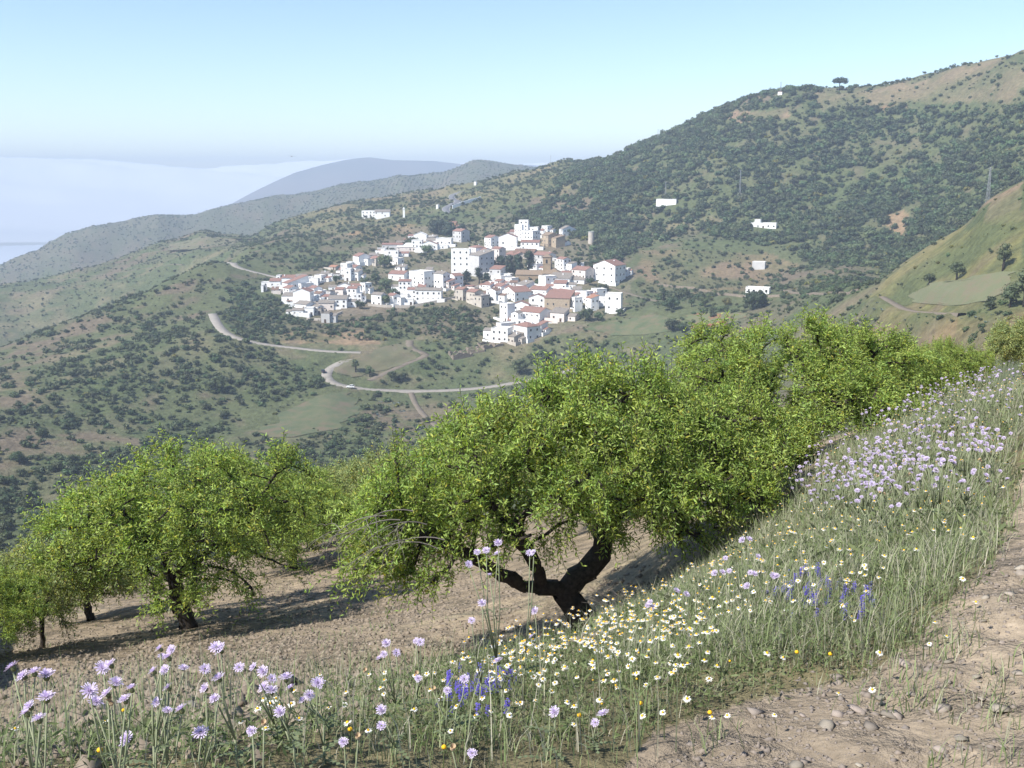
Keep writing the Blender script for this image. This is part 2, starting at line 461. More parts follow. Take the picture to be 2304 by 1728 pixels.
cov[:] = (earth * (1 - h) + dry * h) * (1 - g * 0.8) + (green * (1 - h * 0.5) + dark * h * 0.5) * g * 0.8
scl = np.clip((fbm(GX / 28, GY / 28, 3, 77) - 0.42) * 4.5, 0, 0.75)[..., None] * np.clip((DD - 240) / 60, 0, 1)[..., None] * np.clip((1400 - DD) / 100, 0, 1)[..., None]
def paint(poly, col, amount=1.0, dlo=100, dhi=4000, nz=0.5):
    m = in_poly(PX, PY, poly) & (DD > dlo) & (DD < dhi)
    a = amount * np.clip(1 - nz * 2 * np.abs(n2[..., 0] - 0.5) * 2, 0, 1)
    cov[m] = cov[m] * (1 - a[m][:, None]) + np.array(col) * a[m][:, None]
paint([(1240,420),(1300,370),(1480,325),(1700,225),(2000,200),(2304,160),(2304,420),(2170,520),(2000,600),(1700,500),(1400,470)], (0.078,0.092,0.048), 0.75, 560, 1300)
paint([(640,360),(1280,360),(1290,470),(1000,470),(640,520)], (0.20,0.17,0.10), 0.55, 900, 1300)
paint([(0,500),(1220,350),(1220,440),(600,520),(0,640)], (0.095,0.097,0.072), 0.8, 1350, 3000)
paint([(1830,180),(2304,130),(2304,225),(2140,230),(1850,250)], (0.20,0.155,0.115), 0.6, 600, 1200)
paint([(2224,455),(2310,405),(2310,500),(2200,505)], (0.21,0.16,0.12), 0.9, 300, 520)
paint([(1440,560),(1700,570),(1800,600),(1700,660),(1440,650)], (0.20,0.15,0.105), 0.6, 500, 800)
paint([(2000,620),(2100,540),(2304,470),(2304,760),(2000,760),(1950,680)], (0.17,0.155,0.075), 0.6, 180, 470)
paint([(1800,760),(2310,700),(2310,800),(1800,830)], (0.20,0.145,0.095), 0.6, 180, 420)
for sc, cc in (([(1600,262),(1640,255),(1690,252),(1718,246),(1760,243),(1782,262),(1740,272),(1690,268),(1650,276)], (0.23,0.165,0.125)),
               ([(1960,250),(1990,240),(2060,236),(2062,244),(2000,250)], (0.25,0.145,0.10)),
               ([(1980,478),(2030,474),(2046,500),(2040,540),(2010,520),(1985,505)], (0.25,0.18,0.125)),
               ([(660,745),(830,745),(840,775),(700,772),(590,765)], (0.235,0.175,0.125)),
               ([(940,560),(985,520),(1000,555)], (0.27,0.185,0.115)),
               ([(790,515),(930,505),(920,535),(800,545)], (0.235,0.17,0.11))):
    paint(sc, cc, 0.85, 200, 1300, 0.45)
cov = cov * (1 - scl * .8) + np.array([0.072, 0.090, 0.048]) * scl * .8      # low herbs where the scrub is thick
# village ground: trodden earth, yards and lanes
paint([(600,640),(760,590),(870,520),(1100,500),(1300,510),(1420,620),(1400,700),(1180,780),(1100,740),(980,690),(730,720)], (0.185,0.16,0.125), 0.6, 450, 900)
# near ground
nd = np.clip((60 - DD) / 25, 0, 1)[..., None]
s1 = fbm(GX / 2.2, GY / 2.2, 5, 71)[..., None]; s2 = fbm(GX / 0.35, GY / 0.35, 3, 81)[..., None]
soil = np.array([0.245, 0.205, 0.158]) * (0.72 + 0.38 * s1 + 0.22 * s2)
mixg = np.clip((s1 - 0.62) * 4, 0, 0.35)
soil = soil * (1 - mixg) + np.array([0.24, 0.22, 0.155]) * mixg
VERGE = [(-200,1760),(-200,1720),(0,1700),(500,1640),(900,1565),(1150,1495),(1330,1440),(1560,1290),(1750,1130),(1960,995),(2150,893),(2304,880),(2500,878),(2500,960),(2310,1000),(2275,1120),(2240,1250),(2150,1330),(2070,1430),(1950,1520),(1700,1570),(1480,1640),(1380,1760)]
vm = (in_poly(PX, PY, VERGE) & (DD < 40))[..., None]
vg = np.array([0.135, 0.130, 0.070]) * (0.7 + 0.6 * s1)
soil = np.where(vm, vg * 0.6 + soil * 0.4, soil)
trk = np.array([0.300, 0.255, 0.203]) * (0.78 + 0.25 * s1 + 0.2 * s2)
TRACK = [(1380,1760),(1480,1640),(1700,1570),(1950,1520),(2070,1430),(2150,1330),(2240,1250),(2275,1120),(2310,1000),(2600,960),(2600,1800)]
soil = np.where((in_poly(PX, PY, TRACK) & (DD < 40))[..., None], trk, soil)
cov = cov * (1 - nd) + soil * nd
lum = cov.mean(-1, keepdims=True); cov = np.clip(lum + (cov - lum) * 1.25, 0.01, 1) * (0.95 - 0.05 * nd)
na, ndd = Z.shape
idx = np.arange(na * ndd).reshape(na, ndd)
quads = np.stack([idx[:-1, :-1], idx[1:, :-1], idx[1:, 1:], idx[:-1, 1:]], -1).reshape(-1, 4)
M_ground = attr_ground('hillside_earth')
me = mesh_np('hillside', np.stack([GX, GY, Z], -1).reshape(-1, 3), quads, [M_ground], smooth=True)
ca = me.color_attributes.new('cover', 'FLOAT_COLOR', 'POINT')
ca.data.foreach_set('color', np.concatenate([cov.reshape(-1, 3), np.ones((na * ndd, 1))], 1).astype(np.float32).ravel())
tag(put('hillside', me), kind='structure')

# the ground behind and beside the camera, out of the picture, so that the place goes on
V = []; F = []
angs = np.radians(np.linspace(36, 324, 40)); rr = [0.5, 2, 5, 12, 30, 80, 250, 700]
for a in angs:
    for r in rr:
        x, y = r * math.sin(a), r * math.cos(a)
        side = math.sin(a)
        V.append((x, y, -1.6 + 0.03 * x - max(0, -x) * 0.32 + (max(0, x) * 0.12)))
for i in range(len(angs) - 1):
    for j in range(len(rr) - 1):
        k = i * len(rr) + j; F.append((k, k + len(rr), k + len(rr) + 1, k + 1))
M_soil = simple('soil', (0.22, 0.175, 0.14), (0.27, 0.22, 0.175), 2.0, 0.95, 0.6)
tag(put('upper_hillside', mesh_py('upper_hillside', V, F, [M_soil])), kind='structure')

# ---- sea, far mountain, cloud bank
def sector(r0, r1, nr, na_, zf, az0=-1.0, az1=1.0, geom=True):
    R = np.geomspace(r0, r1, nr) if geom else np.linspace(r0, r1, nr); A = np.linspace(az0, az1, na_)
    X = np.sin(A)[:, None] * R; Y = np.cos(A)[:, None] * R
    Zs = zf(X, Y, A[:, None], R[None])
    I = np.arange(na_ * nr).reshape(na_, nr)
    q = np.stack([I[:-1,:-1], I[1:,:-1], I[1:,1:], I[:-1,1:]], -1).reshape(-1, 4)
    return np.stack([X, Y, Zs], -1).reshape(-1, 3), q
M_sea, nt, p = nodes_of('fog_tinted_sea')
p.inputs['Base Color'].default_value = (0.74, 0.78, 0.86, 1); p.inputs['Roughness'].default_value = 0.6  # pale fog over the water is put into the sea's base colour
V, q = sector(1500, 8150, 30, 40, lambda X, Y, A, R: X * 0 + SEA_Z, -0.95, 0.95)
tag(put('sea', mesh_np('sea', V, q, [M_sea])), kind='structure')
mt = [(440,520),(500,470),(560,437),(610,412),(662,389),(700,378),(726,371),(775,360),(805,356),(832,354),(850,356),(881,360),(920,361),(973,362),(1036,369),(1080,378),(1140,378),(1170,373),(1190,371),(1215,373),(1260,380),(1330,410)]
ma = np.array([ray(px, py)[0] for px, py in mt]); mz = np.array([ray(px, py)[1] for px, py in mt]) * 6000
def mz_f(X, Y, A, R):
    top = np.interp(A[:, 0], ma, mz, left=-900, right=-900)[:, None]
    prof = np.exp(-((R - 6000) / 480.0) ** 2)
    return SEA_Z - 20 + (np.maximum(top, SEA_Z) - SEA_Z + 20) * prof * (1 + 0.10 * (fbm(X / 500, Y / 500, 4, 3) - 0.5) * (1 - prof) * 8)
V, q = sector(4900, 7300, 60, 200, mz_f, float(ma[0]) - 0.02, float(ma[-1]) + 0.02, False)
M_mtn = simple('far_mountain_scrub', (0.10, 0.095, 0.06), (0.16, 0.13, 0.09), 0.004, 0.95)
tag(put('mountain', mesh_np('mountain', V, q, [M_mtn], smooth=True)), kind='structure')
M_cloud = simple('cloud', (0.84, 0.86, 0.90), (0.90, 0.91, 0.93), 0.0003, 1.0, spec=0.0)
def cl_f(X, Y, A, R):
    rise = np.clip((R - 8400) / 5000.0, 0, 1); rise = rise * rise * (3 - 2 * rise)
    lumps = fbm(X / 1900, Y / 700, 5, 13) - 0.45
    return SEA_Z + 8 + (rise * 550 + 480 * lumps * (0.08 + 0.92 * rise)) - np.clip((R - 14000) / 30000, 0, 1) * 250
V, q = sector(8300, 50000, 150, 260, cl_f, -0.95, 0.95)
tag(put('cloud_bank', mesh_np('cloud_bank', V, q, [M_cloud], smooth=True)), kind='stuff')

# ---- road sheets
M_road = {'road': simple('pale_concrete', (0.36, 0.33, 0.29), (0.28, 0.255, 0.225), 0.5, 0.9),
          'track': simple('track_earth', (0.22, 0.18, 0.14), (0.17, 0.145, 0.11), 0.4, 0.95),
          'asphalt': simple('asphalt', (0.16, 0.165, 0.18), (0.20, 0.20, 0.21), 0.3, 0.9)}
M_line = simple('road_paint', (0.75, 0.75, 0.73), rough=0.7)
for name, label, w, key, Q in road_lines:
    d = np.gradient(Q[:, :2], axis=0); d /= np.linalg.norm(d, axis=1)[:, None] + 1e-9
    nrm = np.stack([-d[:, 1], d[:, 0]], 1)
    wv = w / 2 * (1 + 0.12 * (fbm(Q[:, 0] / 9, Q[:, 1] / 9, 2, 5) - 0.5) * (3 if key == 'track' else 1))[:, None]
    Lp = Q[:, :2] + nrm * wv; Rp = Q[:, :2] - nrm * wv
    n = len(Q); LF = 0.10 if w < 4 else 0.0
    V = np.concatenate([np.c_[Lp, Q[:, 2] + 0.10 + LF], np.c_[Q[:, :2], Q[:, 2] + 0.16 + LF], np.c_[Rp, Q[:, 2] + 0.10 + LF],
                        np.c_[Lp + nrm * 0.3, Q[:, 2] - 0.9], np.c_[Rp - nrm * 0.3, Q[:, 2] - 0.9]])
    F = []
    for i in range(n - 1):
        F += [(i, i+1, n+i+1, n+i), (n+i, n+i+1, 2*n+i+1, 2*n+i), (3*n+i, 3*n+i+1, i+1, i), (2*n+i, 2*n+i+1, 4*n+i+1, 4*n+i)]
    ro = tag(put(name, mesh_np(name, V, F, [M_road[key]])), label, kind='structure')
    if key == 'asphalt':
        V = []; F = []
        for s in (-1, 1):
            b = len(V)
            e0 = Q[:, :2] + nrm * s * (w / 2 - 0.35); e1 = Q[:, :2] + nrm * s * (w / 2 - 0.12)
            V += [(x, y, z + 0.17) for (x, y), z in zip(e0, Q[:, 2])] + [(x, y, z + 0.17) for (x, y), z in zip(e1, Q[:, 2])]
            F += [(b+i, b+i+1, b+n+i+1, b+n+i) for i in range(n - 1)]
        put('edge_line', mesh_py('edge_line', V, F, [M_line]), ro)

# ---- sown fields lie as thin sheets on the slopes
def field(name, label, poly, m, rows=26, cols=26, dmin=110, lift=0.25):
    ys = [p[1] for p in poly]
    y0, y1 = min(ys), max(ys)
    V = []; F = []
    for r in range(rows + 1):
        y = y0 + (y1 - y0) * (0.004 + 0.992 * r / rows)
        xs = []
        for (xa, ya), (xb, yb) in zip(poly, poly[1:] + poly[:1]):
            if (ya <= y) != (yb <= y): xs.append(xa + (xb - xa) * (y - ya) / (yb - ya))
        a, b = (min(xs), max(xs)) if xs else (poly[0][0], poly[0][0])
        j_ = fbm(np.array([y / 9.0, y / 9.0 + 50]), np.array([a / 50, b / 50]), 3, 6) - 0.5; a += j_[0] * 60; b = max(a + 1, b + j_[1] * 60)
        for c in range(cols + 1):
            p = hit(a + (b - a) * c / cols, y, dmin); V.append((p.x, p.y, p.z + lift))
    for r in range(rows):
        for c in range(cols):
            k = r * (cols + 1) + c; F.append((k, k + 1, k + cols + 2, k + cols + 1))
    return tag(put(name, mesh_py(name, V, F, [m], smooth=True)), label, kind='structure')
def field_mat(name, a, b, c, s=0.16):
    m, nt, p = nodes_of(name)
    a, b, c = [tuple(v * .82 for v in q) for q in (a, b, c)]
    x = mix_rgb(nt, noise_fac(nt, s, 6, 0.65, 0.38, 0.62), a, b)
    x = mix_rgb(nt, noise_fac(nt, s * 0.5, 5, 0.7, 0.50, 0.64), x, c)
    nt.links.new(x, p.inputs['Base Color']); p.inputs['Roughness'].default_value = 0.95
    bm_ = nt.nodes.new('ShaderNodeBump'); bm_.inputs['Distance'].default_value = 0.4; bm_.inputs['Strength'].default_value = 0.8
    nt.links.new(noise_fac(nt, 1.5, 5, 0.7, 0, 1), bm_.inputs['Height']); nt.links.new(bm_.outputs[0], p.inputs['Normal'])
    return m
MF1 = field_mat('field_green', (0.085, 0.112, 0.048), (0.135, 0.140, 0.065), (0.16, 0.125, 0.075))
MF2 = field_mat('field_dry', (0.155, 0.145, 0.075), (0.115, 0.12, 0.06), (0.18, 0.145, 0.09))
MF3 = field_mat('field_bright', (0.145, 0.160, 0.080), (0.165, 0.170, 0.090), (0.18, 0.15, 0.09))
field('field', 'green sown field on the slope under the concrete road', [(590,985),(610,950),(650,915),(700,893),(790,880),(812,900),(790,935),(740,968),(660,985)], MF1)
field('field', 'dry yellow-green meadow inside the bend of the dirt track', [(835,800),(870,780),(918,768),(930,790),(935,805),(890,825),(850,838),(780,850),(756,832),(765,815)], MF2)
field('field', 'bright green terraced field on the right spur', [(2050,680),(2040,665),(2100,640),(2180,625),(2270,612),(2275,645),(2230,675),(2170,688),(2110,690)], MF3)
field('field', 'long green field right of the lowest houses', [(1320,742),(1380,722),(1480,708),(1530,720),(1500,745),(1440,755),(1360,756)], MF1)
field('field', 'field with red poppy patches right of the long green field', [(1535,712),(1600,702),(1690,705),(1640,735),(1560,742)], field_mat('field_poppy', (0.12, 0.145, 0.06), (0.15, 0.14, 0.07), (0.30, 0.10, 0.05), 0.25))
field('field', 'small pale grassy knoll far left of the village', [(360,565),(400,549),(464,531),(520,537),(556,540),(500,552),(420,564)], MF2, 12, 20, 1000, 0.4)
# ------------------------------------------------------------------ the village
def wall_mat(name, a, b, s=0.35):
    return simple(name, a, b, s, 0.9, 0.15, rand=0.04)
WALL = {'w': wall_mat('whitewash', (0.86, 0.855, 0.84), (0.80, 0.795, 0.775)), 'p': wall_mat('pinkish_whitewash', (0.72, 0.65, 0.60), (0.62, 0.55, 0.50)),
        'b': wall_mat('beige_render', (0.66, 0.60, 0.52), (0.54, 0.48, 0.41)), 'g': wall_mat('grey_render', (0.68, 0.67, 0.66), (0.58, 0.57, 0.56)),
        'o': wall_mat('ochre_stone', (0.54, 0.44, 0.32), (0.40, 0.32, 0.23), 0.9), 's': wall_mat('rubble_stone', (0.34, 0.28, 0.215), (0.22, 0.18, 0.14), 0.9),
        'c': wall_mat('church_stone', (0.40, 0.305, 0.205), (0.32, 0.24, 0.16), 0.5), 'y': wall_mat('orange_paint', (0.78, 0.48, 0.22), (0.72, 0.42, 0.18))}
def tile_mat(name, a, b):
    m, nt, p = nodes_of(name)
    a, b = [tuple(v * .85 for v in q) for q in (a, b)]
    c = mix_rgb(nt, noise_fac(nt, 0.8, 5, 0.7, 0.35, 0.65), a, b)
    w = nt.nodes.new('ShaderNodeTexWave'); w.inputs['Scale'].default_value = 1.6; w.inputs['Distortion'].default_value = 0.6
    tc = nt.nodes.new('ShaderNodeTexCoord'); nt.links.new(tc.outputs['Object'], w.inputs['Vector'])
    c = mix_rgb(nt, 0.22, c, w.outputs['Color'], 'MULTIPLY')
    nt.links.new(c, p.inputs['Base Color']); p.inputs['Roughness'].default_value = 0.9
    b_ = nt.nodes.new('ShaderNodeBump'); b_.inputs['Distance'].default_value = 0.05
    nt.links.new(w.outputs['Fac'], b_.inputs['Height']); nt.links.new(b_.outputs[0], p.inputs['Normal'])
    return m
ROOF = {'r': tile_mat('red_tiles', (0.355, 0.195, 0.15), (0.28, 0.16, 0.13)), 'n': tile_mat('brown_tiles', (0.27, 0.165, 0.115), (0.21, 0.135, 0.10)),
        'g': tile_mat('grey_tiles', (0.33, 0.29, 0.25), (0.25, 0.22, 0.19)), 'o': tile_mat('orange_tiles', (0.46, 0.23, 0.14), (0.38, 0.19, 0.12)),
        'w': simple('white_terrace', (0.66, 0.65, 0.63), (0.55, 0.54, 0.52), 0.4, 0.9), 'k': tile_mat('church_tiles', (0.33, 0.245, 0.17), (0.27, 0.20, 0.14))}
M_pane = simple('dark_window', (0.02, 0.022, 0.028), rough=0.25, spec=0.5)
M_frame = simple('window_frame', (0.55, 0.52, 0.48), rough=0.7)
M_door = simple('door_wood', (0.07, 0.045, 0.03), (0.10, 0.06, 0.04), 3.0, 0.7)

def opening(pm, door=False):
    b = MB()
    b.box(-0.5, 0.5, -0.02, 0.02, 0, 1, 0)
    b.box(-0.58, -0.5, -0.07, 0.02, -0.03, 1.05, 1); b.box(0.5, 0.58, -0.07, 0.02, -0.03, 1.05, 1)
    b.box(-0.5, 0.5, -0.07, 0.02, 1.0, 1.05, 1)
    if not door: b.box(-0.62, 0.62, -0.12, 0.02, -0.08, 0.0, 1)
    return b.mesh('door' if door else 'window', [pm, M_frame])
ME_window = opening(M_pane); ME_door = opening(M_door, True)
b = MB(); b.box(-0.3, 0.3, -0.3, 0.3, 0, 1.1); b.box(-0.38, 0.38, -0.38, 0.38, 1.1, 1.22)
ME_chimney = b.mesh('chimney', [WALL['w']])

def gable_box(w, d, h, roof, rh, z0=-5.0):
    """walls with the right gable; x runs -w..0, y 0..d, front faces -y"""
    b = MB()
    if roof == 'gableR':
        V = [(-w,0,z0),(0,0,z0),(0,d,z0),(-w,d,z0),(-w,0,h),(0,0,h),(0,d,h),(-w,d,h),(-w,d/2,h+rh),(0,d/2,h+rh)]
        F = [(0,1,5,4),(1,2,6,9,5),(2,3,7,6),(3,0,4,8,7),(4,5,9,8),(6,7,8,9)]
    elif roof == 'gableL':
        V = [(-w,0,z0),(0,0,z0),(0,d,z0),(-w,d,z0),(-w,0,h),(0,0,h),(0,d,h),(-w,d,h),(-w/2,0,h+rh),(-w/2,d,h+rh)]
        F = [(0,1,5,8,4),(1,2,6,5),(2,3,7,9,6),(3,0,4,7),(5,6,9,8),(7,4,8,9)]
    elif roof == 'shed':
        V = [(-w,0,z0),(0,0,z0),(0,d,z0),(-w,d,z0),(-w,0,h),(0,0,h),(0,d,h+rh),(-w,d,h+rh)]
        F = [(0,1,5,4),(1,2,6,5),(2,3,7,6),(3,0,4,7),(4,5,6,7)]
    else:
        b.box(-w, 0, 0, d, z0, h); return b
    b.add(V, F); return b
def slab(b, q, t):
    """a roof plane with thickness from four corner points"""
    q = [Vector(p) for p in q]
    n = (q[1] - q[0]).cross(q[3] - q[0]).normalized()
    if n.z < 0: n = -n
    lo = [p + n * 0.03 for p in q]; up = [p + n * (0.03 + t) for p in q]
    V = lo + up
    F = [(0,3,2,1),(4,5,6,7),(0,1,5,4),(1,2,6,5),(2,3,7,6),(3,0,4,7)]
    if (q[1] - q[0]).cross(q[3] - q[0]).z < 0: F = [f[::-1] for f in F]
    b.add(V, F)
def roof_mesh(w, d, h, roof, rh, o=0.28, t=0.12):
    b = MB()
    if roof == 'gableR':
        k = rh / (d / 2) * o
        slab(b, [(-w-o,-o,h-k),(o,-o,h-k),(o,d/2,h+rh),(-w-o,d/2,h+rh)], t); slab(b, [(o,d+o,h-k),(-w-o,d+o,h-k),(-w-o,d/2,h+rh),(o,d/2,h+rh)], t)
        b.tube([(-w-o,d/2,h+rh+t),(o,d/2,h+rh+t)], 0.14, 5)
    elif roof == 'gableL':
        k = rh / (w / 2) * o
        slab(b, [(o,-o,h-k),(o,d+o,h-k),(-w/2,d+o,h+rh),(-w/2,-o,h+rh)], t); slab(b, [(-w-o,d+o,h-k),(-w-o,-o,h-k),(-w/2,-o,h+rh),(-w/2,d+o,h+rh)], t)
        b.tube([(-w/2,-o,h+rh+t),(-w/2,d+o,h+rh+t)], 0.14, 5)
    elif roof == 'shed':
        k = rh / d * o
        slab(b, [(-w-o,-o,h-k),(o,-o,h-k),(o,d+o,h+rh+k),(-w-o,d+o,h+rh+k)], t)
    elif roof == 'hip':
        r = min(w, d) / 2
        if w >= d: A, B = (-w+r, d/2, h+rh), (-r, d/2, h+rh)
        else: A, B = (-w/2, r, h+rh), (-w/2, d-r, h+rh)
        V = [(-w-o,-o,h+0.03),(o,-o,h+0.03),(o,d+o,h+0.03),(-w-o,d+o,h+0.03), A, B, (-w-o,-o,h-0.1),(o,-o,h-0.1),(o,d+o,h-0.1),(-w-o,d+o,h-0.1)]
        F = ([(0,1,5,4),(1,2,5),(2,3,4,5),(3,0,4)] if w >= d else [(0,1,4),(1,2,5,4),(2,3,5),(3,0,4,5)]) + [(6,7,1,0),(7,8,2,1),(8,9,3,2),(9,6,0,3),(9,8,7,6)]
        b.add(V, F)
    else:   # flat: terrace floor with a low parapet round it
        b.box(-w-0.04, 0.04, -0.04, d+0.04, h+0.005, h+0.10)
        for (x0, x1, y0, y1) in ((-w-0.05,0.05,-0.05,0.15),(-w-0.05,0.05,d-0.15,d+0.05),(-w-0.05,-w+0.15,0.15,d-0.15),(-0.15,0.05,0.15,d-0.15)):
            b.box(x0, x1, y0, y1, h+0.10, h+0.55)
    return b
ZOOM = {1: (590,600,.12206), 2: (740,500,.12206), 3: (830,580,.11754), 4: (1000,490,.14467), 5: (1150,570,.1311), 6: (1020,620,.12658), 0: (0,0,1.0),
        7: (620,320,.35262), 8: (1380,100,.41772)}
hrng = random.Random(5)
def windows(root, face, length, h, rows, cols, skip=0.2, door=True, size=(0.95, 1.15)):
    for r in range(rows):
        for c in range(cols):
            if hrng.random() < skip: continue
            u = length * (c + 0.5) / cols + hrng.uniform(-0.2, 0.2)
            z = h * (r + 0.5) / rows - size[1] / 2 + 0.05
            isdoor = door and r == 0 and c == cols // 2
            if face == 'F': loc, rot = (-length + u, -0.025, z), 0
            else: loc, rot = (0.025, u, z), math.pi / 2
            if isdoor: put('door', ME_door, root, (loc[0], loc[1], 0.05), (0, 0, rot), (1.15, 1, 2.1))
            else: put('window', ME_window, root, loc, (0, 0, rot), (size[0] * hrng.uniform(.85, 1.1), 1, size[1] * hrng.uniform(.85, 1.1)))

def house(zm, x0, xc, x1, yt, yb, roof, rc, wc, label, win='auto', skip=0.25, name='house', pitch=0.38, dmin=300, cat='house', group='white village houses', dadd=0.0):
    ox, oy, k = ZOOM[zm]
    x0, xc, x1 = ox + x0 * k, ox + xc * k, ox + x1 * k
    yt, yb = oy + yt * k, oy + yb * k
    p = hit(xc, yb, dmin)
    if dadd:
        a_, t_ = ray(xc, yb); D0 = math.hypot(p.x, p.y) + dadd
        p = Vector((D0 * math.sin(a_), D0 * math.cos(a_), D0 * t_))
    a = math.atan2(p.x, p.y); D = math.hypot(p.x, p.y); s = D / FPX * math.sqrt(1 + ((xc-1152)/FPX)**2) * 0.99
    lw, rw = max(xc - x0, 1.0), max(x1 - xc, 0.5)
    th = math.radians(min(58, max(9, math.degrees(math.atan2(rw, lw * 0.85)))))
    s *= 1.13 if group == 'white village houses' else 1.0; w = lw * s / math.cos(th); d = max(5.5, rw * s / math.sin(th)); h = max(2.2, (yb - yt) * s * 1.03)
    d = min(d, 16)
    root = bpy.data.objects.new(name, None); COL.objects.link(root)
    root.location = p; root.rotation_euler = (0, 0, -(a + th))
    tag(root, label, cat, group)
    rh = {'gableR': d / 2 * pitch, 'gableL': w / 2 * pitch, 'shed': d * pitch * 0.7, 'hip': min(w, d) / 2 * pitch}.get(roof, 0)
    put('wall', gable_box(w, d, h, roof, rh).mesh('wall', [WALL[wc]]), root)
    ro = put('roof', roof_mesh(w, d, h, roof, rh).mesh('roof', [ROOF[rc]]), root)
    if roof != 'flat' and hrng.random() < 0.4:
        put('chimney', ME_chimney, ro, (-w * hrng.uniform(.2, .8), d * 0.62, h + rh * 0.55))
    if group == 'white village houses' and hrng.random() < 0.75:      # whitewashed yard wall
        b = MB(); e = hrng.uniform(1.5, 4.5); q = hrng.uniform(1.2, 2.6); sd = hrng.random() < .5
        xa, xb = ((-w - e, -w * .3) if sd else (-w * .7, e)); yh = hrng.uniform(1.3, 2.3)
        b.box(xa, xb, -q - .2, -q, -5, yh); b.box(xa, xa + .2, -q, 3.0, -5, yh) if sd else b.box(xb - .2, xb, -q, 3.0, -5, yh)
        put('yard_wall', b.mesh('yard_wall', [WALL[wc]]), root)
    for side_ in ((0, 1) if group == 'white village houses' and h < 8.8 and w < 14 else ()):       # lower wing built against the house
        if hrng.random() < .35: continue
        aw, ad, ah = w * hrng.uniform(.45, .8), d * hrng.uniform(.6, .9), h * hrng.uniform(.5, .8)
        rt_ = hrng.choice(['flat', 'shed', 'gableR']); off = Matrix.Translation((-w * 1.0, d * hrng.uniform(.15, .5), 0)) if side_ else Matrix.Translation((aw * .98, d * hrng.uniform(.25, .5), 0))
        rha = {'flat': 0, 'shed': ad * pitch * .6, 'gableR': ad / 2 * pitch}[rt_]
        m1_ = gable_box(aw, ad, ah, rt_, rha).mesh('wing', [WALL[wc]]); m1_.transform(off); wg = put('wing', m1_, root)
        m2_ = roof_mesh(aw, ad, ah, rt_, rha, .15).mesh('roof', [ROOF['w' if rt_ == 'flat' else hrng.choice([rc if rc != 'w' else 'r', 'g'])]]); m2_.transform(off); put('roof', m2_, wg)
        pz_ = off @ Vector((-aw * .5, -0.025, ah * .5)); put('window', ME_window, wg, pz_, None, (.8, 1, 1.0))
    if win == 'auto':
        rows = max(1, round(h / 3.0)); cols = max(1, round(w / 3.1))
        windows(root, 'F', w, h, rows, cols, skip)
        if rw > 3 and d > 3.5: windows(root, 'R', d, h, rows, max(1, round(d / 3.6)), skip + 0.15, False)
    elif win:
        (fr, fc), (rr_, rc_) = win
        if fr: windows(root, 'F', w, h, fr, fc, 0.0)
        if rr_: windows(root, 'R', d, h, rr_, rc_, 0.0, False)
    return root, w, d, h

